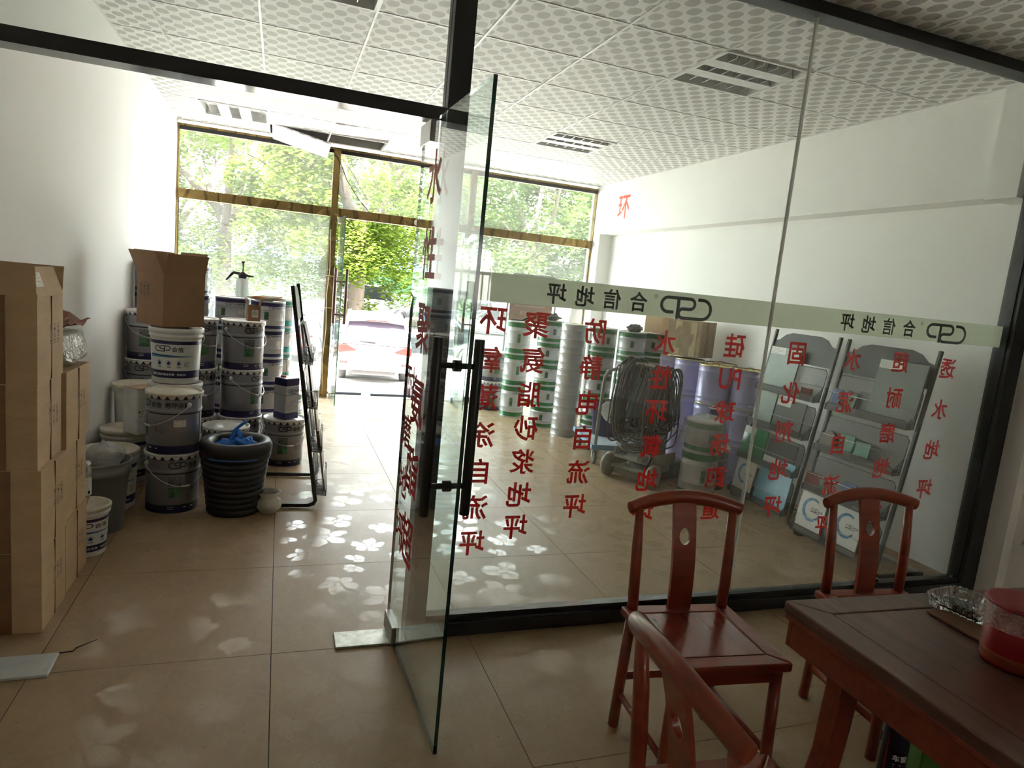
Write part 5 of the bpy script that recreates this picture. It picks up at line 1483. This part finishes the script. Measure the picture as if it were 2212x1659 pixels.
for sx, cx in ((-1, .14), (1, LX - .14)):
    for cy in (-.11, -LY + .11):
        pts = [(cx, cy, ZT - .05), (cx - sx * .0, cy, .50), (cx + sx * .012, cy, .32), (cx + sx * .045, cy, .15), (cx + sx * .10, cy, 0)]
        MB().tube(pts, [.050, .046, .043, .045, .050], 4, flat=(1, .9), smooth=False).build('leg', M_TABLER, tb, bevel=.005)
    MB().box(cx - .018, cx + .018, -LY + .14, -.14, .155, .215).build('shelf_rail', M_TABLER, tb, bevel=.003)
for cy in (-.11, -LY + .11):
    MB().box(.17, LX - .17, cy - .018, cy + .018, .155, .215).build('shelf_rail', M_TABLER, tb, bevel=.003)
for k in range(6):
    y0 = -LY + .135 + k * (LY - .27) / 6
    MB().box(.13, LX - .13, y0 + .006, y0 + (LY - .27) / 6 - .006, .195, .213).build('shelf_slat', M_TABLER, tb, bevel=.002)
ZT += .0005
# things on and under the table
MT = T(1.367, 1.378, 0) @ RZ(math.radians(-2.2))
r = empty('ashtray', (1.888, 1.232, ZT), 0.12, 'square ribbed clear glass ashtray on the tea table', 'ashtray')
M_CRYS = pm('crystal_glass', (.90, .95, .92), .03, var=.02, trans=1.0)
mb = MB()
n = 64
def sq(rad, z, rib):
    P = []
    for i in range(n):
        a = 2 * PI * i / n
        c_, s_ = math.cos(a), math.sin(a)
        k = 1 / (abs(c_) ** 5 + abs(s_) ** 5) ** .2
        q = rad + rib * (1 if i % 2 else -1)
        P.append((q * c_ * k, q * s_ * k, z))
    return P
rings = [sq(.05, .0, 0), sq(.078, .001, .0005), sq(.086, .032, .0022), sq(.086, .036, .001), sq(.077, .037, .001), sq(.068, .019, .0018), sq(.060, .013, 0), sq(.02, .012, 0)]
V = [p for R_ in rings for p in R_]
F = [[j * n + i, j * n + (i + 1) % n, (j + 1) * n + (i + 1) % n, (j + 1) * n + i] for j in range(len(rings) - 1) for i in range(n)]
F += [[i for i in range(n)][::-1], [(len(rings) - 1) * n + i for i in range(n)]]
mb.add(V, F, 0, False)
mb.build('tray_body', M_CRYS, r)
for k in range(4):
    a = PI / 4 + k * PI / 2
    MB().box(.050, .072, -.010, .010, .013, .037, M=RZ(a)).build('corner_block', M_CRYS, r, bevel=.003)
o = MB().box(-.055, .055, -.12, .12, 0, .006).build('wood_mat', pm('bamboo_mat', (.17, .07, .03), .55, var=.3, scale=30, stretch=(8, 1, 1)), loc=(1.800, 1.13, ZT), rot=(0, 0, -.04), bevel=.002)
tag(o, 'thin brown wooden mat on the table below the ashtray', 'mat')
r = empty('table_bin', (1.735, 1.000, ZT), 0, 'small red bin with a clear liner folded over its rim', 'bin')
MB().lathe([(0, .004), (.068, .004), (.072, 0), (.074, .006), (.080, .145), (.076, .147), (.068, .01), (0, .01)], 36).build('bin_body', pm('red_plastic', (.30, .006, .012), .4), r)
MB().lathe([(.0745, .008), (.0755, .022), (.0765, .024), (.0768, .030), (.0755, .033)], 36).build('bin_base_ring', pm('rust_ring', (.26, .06, .02), .5), r)
MB().lathe([(.084, .147), (.086, .151), (.083, .156), (.075, .157), (0, .154)], 36).build('bin_lid', pm('dull_red_plastic', (.26, .022, .03), .5), r)
mb = MB(); rr = random.Random(2)
P = []
for j in range(7):
    z = .150 - .010 * j
    P.append([((.0815 + .0022 * j + .004 * math.sin(9 * a + j * .4) * (j > 0) + rr.uniform(-.002, .002)) * math.cos(a), (.0815 + .0022 * j + .004 * math.sin(9 * a + j * .4) * (j > 0) + rr.uniform(-.002, .002)) * math.sin(a), z + .010 * math.sin(2 * a + 1) * j / 6) for a in [2 * PI * (i % 48) / 48 for i in range(49)]])
P = [row[:-1] + [row[0]] for row in P]
mb.grid(P).build('bin_liner', film('liner_film', (.62, .56, .56), .30, .12, .25, .9, 40), r)
r = empty('cup', (1.70, .86, ZT), 0, 'white cup at the right edge of the tea table', 'cup')
MB().lathe([(0, .003), (.022, .003), (.026, 0), (.030, .004), (.040, .085), (.038, .086), (.028, .008), (0, .008)], 28).build('cup_body', pm('porcelain', (.70, .70, .68), .15), r)
o = MB().box(-.02, .02, -.09, .09, 0, .012).build('pen_case', pm('black_plastic', (.015, .015, .016), .35), loc=(1.80, .76, ZT), rot=(0, 0, .5), bevel=.004)
tag(o, 'small black case on the table near the right edge', 'case')
# under the table, on the shelf
ZS_ = .2135
r = empty('spray_can', (1.668, 1.205, ZS_), .2, 'dark blue car window spray can on the shelf under the table', 'spray can')
MB().lathe([(0, .004), (.030, .004), (.034, 0), (.034, .20), (.030, .212), (.026, .216)], 28, mats=[0, 0, 0, 0, 0]).build('can_body', pm('dark_blue_tin', (.018, .016, .045), .3), r)
MB().lathe([(.033, .205), (.034, .21), (.034, .275), (.032, .28), (0, .281)], 28).build('can_cap', pm('black_cap', (.010, .010, .012), .4), r)
fn = bend(.034)
put('can_print', flat_mesh('can_print', [(txt('车窗', .020, .004, .125), 0), (lines2d(-.012, .022, .105, 3, .008, .0018), 0), (refine2d(rect2d(-.010, .028, .03, .075), .008), 1), (rect2d(-.032, -.029, .03, .19), 2)], [M_WHITE, pm('label_blue', (.12, .18, .26), .4), pm('label_red', (.4, .02, .02), .4)], fn), r, None, (0, 0, -.75))
r = empty('carton', (1.82, 1.18, ZS_), math.radians(-30), 'bright green gift carton on the shelf under the table', 'carton')
MB().box(-.075, .075, -.06, .06, .05, .235).build('carton_body', pm('green_carton', (.05, .16, .008), .5, var=.06), r, bevel=.003)
MB().box(-.0752, .0752, -.0602, .0602, 0, .05).build('carton_base', pm('kraft_band', (.10, .055, .02), .6), r, bevel=.003)
MB().box(-.0755, .0755, -.0605, .0605, .19, .1915).build('lid_line', pm('dark_green_line', (.015, .06, .004), .6), r)
put('printed_text', flat_mesh('printed_text', [(txt('绿色食品', .013, 0, .085), 0)], [pm('dark_green_line', (.015, .06, .004))], lambda a, b: (a, -.0612, b)), r)
o = MB().box(-.07, .07, -.06, .06, 0, .17).build('gift_box', pm('red_gift_box', (.25, .012, .018), .45), loc=(1.99, 1.07, ZS_), rot=(0, 0, -.4), bevel=.004)
tag(o, 'red box on the shelf under the table', 'box')
o = MB().lathe([(0, .002), (.028, .0), (.030, .004), (.030, .10), (.022, .115), (.022, .13), (0, .131)], 24).build('jar', pm('grey_jar', (.12, .11, .11), .4), loc=(1.86, 1.03, ZS_))
tag(o, 'small grey jar in front of the red box under the table', 'jar')
o = MB().tube([(3.99, 2.18, .42), (3.97, 2.22, .46), (3.96, 2.30, .47), (3.97, 2.36, .44), (3.99, 2.40, .36)], .004, 6).build('wall_cable', M_WHITE)
tag(o, 'thin white cable curving out of the office wall', 'cable')
# ================================================================ street
ZG = -1.30
def mk_road():
    m, nt, out = _nt('street_asphalt')
    tc = N(nt, 'ShaderNodeTexCoord')
    n1 = N(nt, 'ShaderNodeTexNoise', ins={'Vector': tc.outputs['Object'], 'Scale': .35, 'Detail': 6.0})
    n2 = N(nt, 'ShaderNodeTexNoise', ins={'Vector': tc.outputs['Object'], 'Scale': 24.0, 'Detail': 3.0})
    cc = MIXC(nt, n1.outputs[0], (.050, .049, .048), (.075, .073, .070))
    cc = MIXC(nt, MA(nt, 'MULTIPLY', n2.outputs[0], .4), cc, (.085, .082, .078))
    b = N(nt, 'ShaderNodeBsdfPrincipled', ins={'Base Color': cc, 'Roughness': .85})
    nt.links.new(b.outputs[0], out.inputs[0])
    return m
M_ROAD = mk_road()
M_FORE = pm('concrete_forecourt', (.34, .325, .295), .85, var=.15, scale=.8)
M_SAND = pm('sandy_verge', (.11, .085, .055), .9, var=.2, scale=1.2)
struct('ground_forecourt', MB().box(-60, 70, 8.9, 24.5, ZG - .3, ZG), M_FORE, 'sunlit concrete forecourt in front of the shop')
struct('ground_road', MB().box(-60, 70, 24.5, 38, ZG - .3, ZG - .01), M_ROAD, 'grey asphalt street with parked cars')
MB().box(-60, 70, 31.2, 31.32, ZG - .01, ZG - .004).build('road_line', pm('road_paint', (.20, .18, .13), .7), bpy.data.objects['ground_road'])
struct('ground_verge', MB().box(-60, 70, 38, 110, ZG - .3, ZG + .02), M_SAND, 'sandy verge across the street')
# ---- cars
M_CGL = pm('car_window_glass', (.02, .022, .024), .08, var=.05)
M_CGLP = pm('car_window_pale', (.050, .040, .056), .3, var=.05, spec=.1)
M_TYRE = pm('tyre_rubber', (.03, .03, .03), .7)
M_RIM = pm('alloy_rim', (.45, .45, .45), .3, .8)
M_TAIL = pm('tail_lamp', (.12, .008, .006), .2)
M_TRIM = pm('grey_plastic_trim', (.045, .042, .042), .6)
wheel_tyre = MB().lathe([(.20, -.10), (.30, -.105), (.335, -.085), (.345, -.04), (.345, .04), (.335, .085), (.30, .105), (.20, .10)], 28, M=RY(PI / 2)).mesh('tyre', M_TYRE)
mbw = MB().lathe([(0, -.08), (.06, -.09), (.20, -.085), (.205, .085), (.06, .09), (0, .08)], 20, M=RY(PI / 2))
for k in range(5):
    mbw.box(-.098, .098, -.02, .02, .05, .20, M=RX(2 * PI * k / 5))
wheel_rim = mbw.mesh('rim', M_RIM)
def car(name, loc, rz, label, paint, L=4.5, Wd=1.82, H=1.68, kind='suv', glassm=M_CGL, cat='car'):
    """car points along +y; origin on the ground at its rear centre"""
    r = empty(name, loc, rz, label, cat)
    hw = Wd / 2
    zb, zbelt = .30, H * .60
    def ring(y, w, z0, z1, r_=.09):
        return [(-w + .02, y, z0), (-w, y, z0 + r_), (-w, y, z1 - r_ * 1.3), (-w + .06, y, z1), (w - .06, y, z1), (w, y, z1 - r_ * 1.3), (w, y, z0 + r_), (w - .02, y, z0)]
    hood = zbelt - (.02 if kind == 'suv' else .08)
    st = [(0.0, hw * .93, zb + .12, zbelt - .10), (.06, hw * .985, zb + .02, zbelt - .02), (.35, hw, zb - .02, zbelt), (1.2, hw, zb - .04, zbelt + .01), (2.4, hw, zb - .04, zbelt),
          (L * .70, hw, zb - .03, hood), (L * .88, hw * .985, zb, hood - .10), (L * .97, hw * .92, zb + .04, hood - .22), (L, hw * .82, zb + .12, hood - .34)]
    P = [ring(*s_) for s_ in st]
    mb = MB()
    mb.grid(P, smooth=True)
    mb.add(P[0], [list(range(8))]); mb.add(P[-1], [list(range(8))[::-1]]); mb.add([P[i][0] for i in range(len(P))] + [P[i][7] for i in range(len(P))], [[i, i + 1, len(P) + i + 1, len(P) + i] for i in range(len(P) - 1)])
    mb.build('car_body', paint, r, bevel=0)
    # greenhouse
    y0, y1, y2, y3 = (.02, .22, L * .60, L * .74) if kind == 'suv' else (.55, 1.15, L * .52, L * .72)
    wb, wt = hw * .93, hw * .76
    zt = H
    g = [[(-wb, y0, zbelt - .03), (-wt, y1, zt - .09), (-wt, y2, zt - .05), (-wb, y3, zbelt - .03)], [(wb, y0, zbelt - .03), (wt, y1, zt - .09), (wt, y2, zt - .05), (wb, y3, zbelt - .03)]]
    MB().add(g[0] + g[1], [(0, 1, 2, 3), (4, 7, 6, 5), (0, 4, 5, 1), (3, 2, 6, 7), (1, 5, 6, 2)]).build('window_glass', glassm, r)
    n = 6
    P = [[(-wt * 1.04 + 2 * wt * 1.04 * j / n, y, z + .045 * math.sin(PI * j / n)) for j in range(n + 1)] for y, z in ((y1 - .16, zt - .12), (y1 - .04, zt - .075), (y1 + .35, zt - .045), ((y1 + y2) / 2, zt - .035), (y2, zt - .05), (y2 + .12, zt - .11))]
    ro = MB().grid(P).build('roof', paint, r)
    mdm = ro.modifiers.new('thick', 'SOLIDIFY'); mdm.thickness = .05
    for s in (-1, 1):
        i = 0 if s < 0 else 1
        pl = MB()
        for a, b, w_ in ((g[i][0], g[i][1], .055), (g[i][3], g[i][2], .04)):
            pl = MB(); pl.tube([Vector(a) + Vector((s * .012, 0, -.02)), Vector(b) + Vector((s * .012, 0, .02))], w_, 6); pl.build('pillar', paint, r)
        ym = (y1 + y2) / 2
        pl = MB(); pl.tube([(s * (wb + .01), ym, zbelt - .03), (s * (wt + .012), ym, zt - .07)], .04, 6)
        pl.build('pillar', paint, r)
        wl = .36 if kind == 'suv' else .33
        for yw in (.85, L - .88):
            t = put('tyre', wheel_tyre, r, (s * (hw - .115), yw, .345)); t.scale = (1, wl / .36, 1)
            put('rim', wheel_rim, t)
            MB().lathe([(.375, -.02), (.40, -.02), (.40, .02), (.375, .02)], 20, M=T(s * (hw + .001), yw, .36) @ RY(PI / 2), a0=PI * .5, a1=PI * 1.5).build('wheel_arch', M_TRIM, r)
        lp = [(hw * .98, zbelt - .28), (hw * .985, zbelt - .06), (hw * .80, zbelt - .04), (hw * .50, zbelt - .17), (hw * .56, zbelt - .21), (hw * .78, zbelt - .235)]
        lp = [(s * x_, z_) for x_, z_ in (lp if s > 0 else lp[::-1])]
        MB().prism(lp, -.015, .06, M=Matrix(((1, 0, 0, 0), (0, 0, 1, 0), (0, 1, 0, 0), (0, 0, 0, 1)))).box(s * hw * .985 - .02, s * hw * .985 + .02, .02, .26, zbelt - .24, zbelt - .07).build('tail_lamp', M_TAIL, r, bevel=.012)
        MB().box(min(s * hw * .72, s * hw * .95), max(s * hw * .72, s * hw * .95), -.005, .05, .50, .56).build('reflector', M_TAIL, r)
        MB().box(s * (hw + .02) - .09, s * (hw + .02) + .09, L * .62, L * .62 + .08, zbelt - .02, zbelt + .11).build('wing_mirror', paint, r, bevel=.02)
        MB().box(s * hw * .72 - .16, s * hw * .72 + .16, L - .14, L - .05, hood - .28, hood - .17).build('head_lamp', pm('head_lamp', (.6, .62, .64), .1), r, bevel=.02)
    MB().box(-hw * .96, hw * .96, -.03, .10, .34, .47).build('rear_bumper', M_TRIM, r, bevel=.03)
    MB().box(-hw * .6, hw * .6, .05, .3, .22, .34).build('underbody', M_TRIM, r, bevel=.02)
    pl = MB().box(-.22, .22, -.012, .03, zbelt - .34, zbelt - .22).build('licence_plate', pm('plate_pale_green', (.12, .16, .14), .4), r, bevel=.004)
    if kind == 'suv':
        MB().box(-hw * .62, hw * .62, .0, .05, zbelt - .19, zbelt - .16).build('chrome_strip', M_RIM, r, bevel=.01)
        MB().tube([(-.02, .03, zbelt + .04), (-.12, .02, zbelt + .05), (-.42, .02, zbelt + .06)], [.022, .014, .009], 6).build('wiper', M_BLACK, r)
        MB().box(-.28, .28, y1 - .175, y1 - .14, zt - .115, zt - .085).build('brake_light', M_TAIL, r)
        for s in (-1, 1):
            MB().tube([(s * wt * .95, y1 + .2, zt - .03), (s * wt * .95, y1 + .25, zt + .01), (s * wt * .95, y2 - .2, zt + .02), (s * wt * .95, y2 - .1, zt - .03)], .015, 6).build('roof_bar', M_RIM, r)
        MB().lathe([(.035, 0), (.05, .008), (.06, 0)], 20, M=T(0, -.004, zbelt - .085) @ RX(PI / 2)).build('round_badge', M_RIM, r)
    return r
P_WHITE = pm('car_paint_white', (.30, .30, .30), .18, coat=.5)
P_BLUE = pm('car_paint_blue', (.035, .07, .13), .2, coat=.5)
P_TEAL = pm('car_paint_pale_teal', (.07, .095, .10), .25, coat=.4)
P_RED = pm('car_paint_red', (.16, .01, .01), .2, coat=.5)
P_SILV = pm('car_paint_silver', (.14, .15, .16), .2, coat=.5)
car('car', (2.36, 17.0, ZG), math.radians(-6), 'white SUV parked with its tail towards the shop door', P_WHITE, 4.6, 1.84, 1.72, 'suv', M_CGLP)
car('car', (.05, 20.3, ZG), math.radians(-20), 'pale teal hatchback behind the leaning rack', P_TEAL, 4.2, 1.74, 1.60, 'suv')
car('car', (-5.4, 20.6, ZG), math.radians(-70), 'white sedan behind the left window, nearest the shop', P_WHITE, 4.6, 1.8, 1.45, 'sedan')
car('car', (-3.4, 27.2, ZG), math.radians(-72), 'blue sedan beyond the pale teal hatchback', P_BLUE, 4.5, 1.8, 1.46, 'sedan')
car('car', (13.6, 36.2, ZG), math.radians(84), 'white sedan parked across the street, seen side on', P_WHITE, 4.7, 1.82, 1.46, 'sedan')
car('car', (12.4, 39.6, ZG), math.radians(88), 'blue van parked behind the white sedan across the street', P_BLUE, 4.4, 1.75, 1.85, 'suv')
car('car', (15.6, 33.4, ZG), math.radians(-85), 'red car parked across the street', P_RED, 4.3, 1.76, 1.5, 'sedan')
car('car', (18.6, 37.5, ZG), math.radians(-80), 'silver sedan parked across the street near the right wall', P_SILV, 4.6, 1.8, 1.46, 'sedan')
car('car', (3.0, 41.3, ZG), math.radians(-87), 'white van beyond the SUV across the street', P_WHITE, 4.8, 1.85, 2.1, 'suv')
# ---- fence, screen, hoardings
fe = empty('chain_link_fence', (0, 44.0, ZG), 0, 'chain link fence with pale rail across the street', 'fence')
M_FW = pm('fence_wire', (.16, .20, .16), .5)
M_FP = pm('fence_post', (.20, .18, .16), .6)
mb = MB(); hgt = 1.55; sp = .16
x = -16.0
while x < 30:
    for s in (1, -1):
        x1 = x + s * hgt
        mb.add([(x - .008, 0, 0), (x + .008, 0, 0), (x1 + .008, 0, hgt), (x1 - .008, 0, hgt), (x, .012, 0), (x1, .012, hgt)], [(0, 1, 2, 3), (1, 4, 5, 2), (4, 0, 3, 5)])
    x += sp
o = mb.build('wire_mesh', M_FW, fe); o['kind'] = 'stuff'
MB().tube([(-17, 0, hgt), (31, 0, hgt)], .035, 6).build('top_rail', M_FP, fe)
for k in range(17):
    MB().box(-16 + k * 2.9 - .06, -16 + k * 2.9 + .06, -.06, .06, 0, hgt + .08).build('fence_post', M_FP, fe)
gs = empty('green_screen', (0, 52, ZG), 0, 'green debris netting screen behind the fence', 'screen')
M_GN = pm('green_netting', (.08, .19, .095), .9, var=.2, scale=1.5)
for k in range(16):
    P = [[(-24 + 4 * k + 4 * i / 8, .12 * math.sin(i * 1.3 + k), 3.2 * j / 4) for j in range(5)] for i in range(9)]
    MB().grid(P).build('netting_bay', M_GN, gs)
    MB().tube([(-24 + 4 * k, .1, 0), (-24 + 4 * k, .1, 3.4)], .05, 6).build('screen_post', M_FP, gs)
hb = empty('blue_shed', (-3, 58, ZG), 0, 'low blue roofed sheds beyond the green screen', 'shed')
MB().box(-12, 16, 0, 6, 0, 3.1).build('shed_wall', pm('shed_wall_pale', (.2, .2, .2), .7), hb)
MB().prism([(-1, 0), (7, 0), (3, 1.0)], -12.5, 16.5, M=T(0, 0, 3.1) @ Matrix(((0, 0, 1, 0), (1, 0, 0, 0), (0, 1, 0, 0), (0, 0, 0, 1)))).build('shed_roof', pm('blue_roof_sheet', (.06, .16, .36), .5), hb)
cw = empty('corrugated_wall', (26, 50, ZG), 0, 'white corrugated metal hoarding behind the trees on the right', 'hoarding')
M_CW = pm('hoarding_sheet', (.15, .14, .145), .6, var=.08)
MB().box(-10, 14, .06, .12, 0, 5.0).build('hoarding_back', M_CW, cw)
for k in range(60):
    MB().box(-10 + .4 * k, -10 + .4 * k + .26, 0, .06, 0, 5.05).build('hoarding_sheet', M_CW, cw)
# ---- trees
M_BARK = pm('tree_bark', (.085, .065, .048), .9, var=.3, scale=4, bump=.6, bscale=6, stretch=(3, 3, .6))
M_LIME = pm('limewashed_bark', (.40, .38, .35), .9)
def mk_leaf(name, c0, c1, c2):
    m, nt, out = _nt(name)
    tc = N(nt, 'ShaderNodeTexCoord')
    n1 = N(nt, 'ShaderNodeTexNoise', ins={'Vector': tc.outputs['Object'], 'Scale': .55, 'Detail': 3.0})
    n2 = N(nt, 'ShaderNodeTexNoise', ins={'Vector': tc.outputs['Object'], 'Scale': 5.0, 'Detail': 3.0})
    f = MA(nt, 'MULTIPLY_ADD', n2.outputs[0], 1.8, -.4, clamp=True)
    cc = MIXC(nt, f, c0, c1)
    cc = MIXC(nt, MA(nt, 'MULTIPLY_ADD', n1.outputs[0], 2.0, -.7, clamp=True), cc, c2)
    d = N(nt, 'ShaderNodeBsdfDiffuse', ins={'Color': cc})
    t = N(nt, 'ShaderNodeBsdfTranslucent', ins={'Color': cc})
    a = N(nt, 'ShaderNodeMixShader', ins={0: .45, 1: d.outputs[0], 2: t.outputs[0]})
    nt.links.new(a.outputs[0], out.inputs[0])
    return m
K_ = .60
def lf(name, *cs): return mk_leaf(name, *[tuple(q * K_ for q in c) for c in cs])
LEAF = [lf('leaf_fresh', (.10, .19, .025), (.21, .31, .045), (.26, .32, .06)), lf('leaf_cool', (.09, .17, .05), (.18, .27, .085), (.22, .30, .10)), lf('leaf_yellow', (.16, .22, .025), (.28, .31, .04), (.30, .24, .06))]
def tree(x, y, h, crown, zc, seed, leaf, label, n=9000, trunk=.2, lean=0, fork=False, wash=True, ls=.27):
    rr = random.Random(seed)
    r = empty('tree', (x, y, ZG), rr.uniform(0, 6.28) * 0, label, 'tree', 'street trees beyond the forecourt')
    ht = h * .42
    MB().tube([(0, 0, 0), (lean * .2, 0, ht * .35), (lean * .6, .03, ht * .7), (lean, 0, ht)], [trunk * 1.25, trunk, trunk * .9, trunk * .8], 10).build('trunk', M_BARK, r)
    if wash:
        MB().tube([(0, 0, 0), (lean * .17, 0, ht * .28)], [trunk * 1.3, trunk * 1.06], 10).build('limewash', M_LIME, r)
    tips = []
    mb = MB()
    nb = 5 if not fork else 3
    for k in range(nb):
        a = 2 * PI * k / nb + rr.uniform(-.4, .4)
        L_ = crown * rr.uniform(.55, .85)
        zt = h * rr.uniform(.62, .92)
        p0 = Vector((lean, 0, ht * rr.uniform(.78, .98))); p2 = Vector((lean + L_ * math.cos(a), L_ * math.sin(a), zt)); p1 = (p0 + p2) / 2 + Vector((0, 0, -.25)) + Vector((rr.uniform(-.3, .3), rr.uniform(-.3, .3), 0))
        mb.tube([p0, p1, p2], [trunk * .62, trunk * .42, trunk * .12], 7)
        for q in range(4):
            t = rr.uniform(.35, .95)
            s_ = p1.lerp(p2, t); e = s_ + Vector((rr.uniform(-1, 1), rr.uniform(-1, 1), rr.uniform(-.2, .9))) * crown * .38
            mb.tube([s_, (s_ + e) / 2 + Vector((0, 0, .08)), e], [trunk * .22, trunk * .15, trunk * .05], 5)
    mb.build('branches', M_BARK, r)
    # leaf clusters
    cl = []
    for k in range(60):
        while True:
            p = Vector((rr.uniform(-1, 1), rr.uniform(-1, 1), rr.uniform(-1, 1)))
            if p.length < 1: break
        if p.length < .45: p = p.normalized() * rr.uniform(.5, 1)
        cl.append((Vector((lean + p.x * crown, p.y * crown, zc + p.z * (h - zc) * .95)), rr.uniform(.55, 1.15) * crown * .26))
    V = []; F = []
    per = int(n * 1.7) // len(cl)
    for c_, rad in cl:
        for k in range(per):
            d = Vector((rr.gauss(0, 1), rr.gauss(0, 1), rr.gauss(0, .75)))
            d = d.normalized() * rad * rr.uniform(.25, 1.0) ** .6
            p = c_ + d
            a, b = rr.uniform(0, 6.28), rr.uniform(-.9, .9)
            u = Vector((math.cos(a), math.sin(a), rr.uniform(-.6, .2))).normalized() * ls * rr.uniform(.6, 1.2)
            w = u.cross(Vector((rr.uniform(-.6, .6), rr.uniform(-.6, .6), 1))).normalized() * ls * .30
            o = len(V)
            V += [p, p + u * .5 + w, p + u, p + u * .5 - w]
            F.append((o, o + 1, o + 2, o + 3))
    me = bpy.data.meshes.new('foliage'); me.from_pydata([tuple(v) for v in V], [], F); me.materials.append(leaf); me.update()
    fo = put('foliage', me, r); fo['kind'] = 'stuff'
    return r
tree(-7.5, 23.5, 10.0, 4.3, 5.8, 1, LEAF[1], 'leafy street tree furthest left behind the upper window', 8000)
tree(-1.9, 26.0, 10.5, 4.2, 6.0, 2, LEAF[0], 'leafy street tree above the spray bottle', 17000, .26, ls=.22)
tree(2.6, 24.6, 10.0, 3.6, 5.6, 3, LEAF[0], 'bright green street tree directly behind the white SUV', 19000, .30, ls=.20)
tree(2.0, 35.0, 11.0, 4.0, 6.2, 4, LEAF[1], 'leafy street tree beside the gold mullion, further back', 9000, .2)
tree(8.5, 36.5, 11.0, 3.6, 6.6, 5, LEAF[0], 'slim street tree with limewashed trunk across the street', 9000, .13)
tree(10.2, 27.5, 11.0, 3.9, 6.6, 6, LEAF[1], 'tall dark limbed tree behind the open glass door', 9000, .22, wash=False)
tree(13.4, 29.5, 11.0, 3.8, 6.6, 7, LEAF[0], 'tree with a curved trunk above the frosted band', 9000, .24, lean=.5, wash=False)
tree(15.3, 28.6, 10.0, 3.2, 6.4, 8, LEAF[1], 'fork trunked tree beside the white pilaster', 7000, .26, fork=True, wash=False)
tree(18.6, 31.5, 10.5, 4.0, 5.2, 9, LEAF[2], 'yellow green tree at the right end of the shop window', 9000, .22)
tree(-14.0, 27.0, 10.5, 4.4, 5.8, 10, LEAF[0], 'broad street tree beyond the left wall', 6000)
tree(-5.0, 38.0, 12.0, 4.6, 6.6, 11, LEAF[1], 'far pale tree behind the left window', 7000, ls=.26)
tree(5.6, 46.5, 12.0, 4.8, 6.8, 12, LEAF[1], 'far pale tree behind the green screen fence', 7000, ls=.28)
tree(22.5, 29.0, 10.5, 4.2, 5.6, 13, LEAF[0], 'broad street tree beyond the right wall', 6000)
tree(14.5, 46.0, 12.5, 5.0, 7.4, 14, LEAF[1], 'far pale tree in front of the corrugated hoarding', 7000, ls=.28)
for o in scene.objects:
    if o.parent is None and o.type == 'EMPTY' and not o.children:
        print('EMPTY?', o.name)
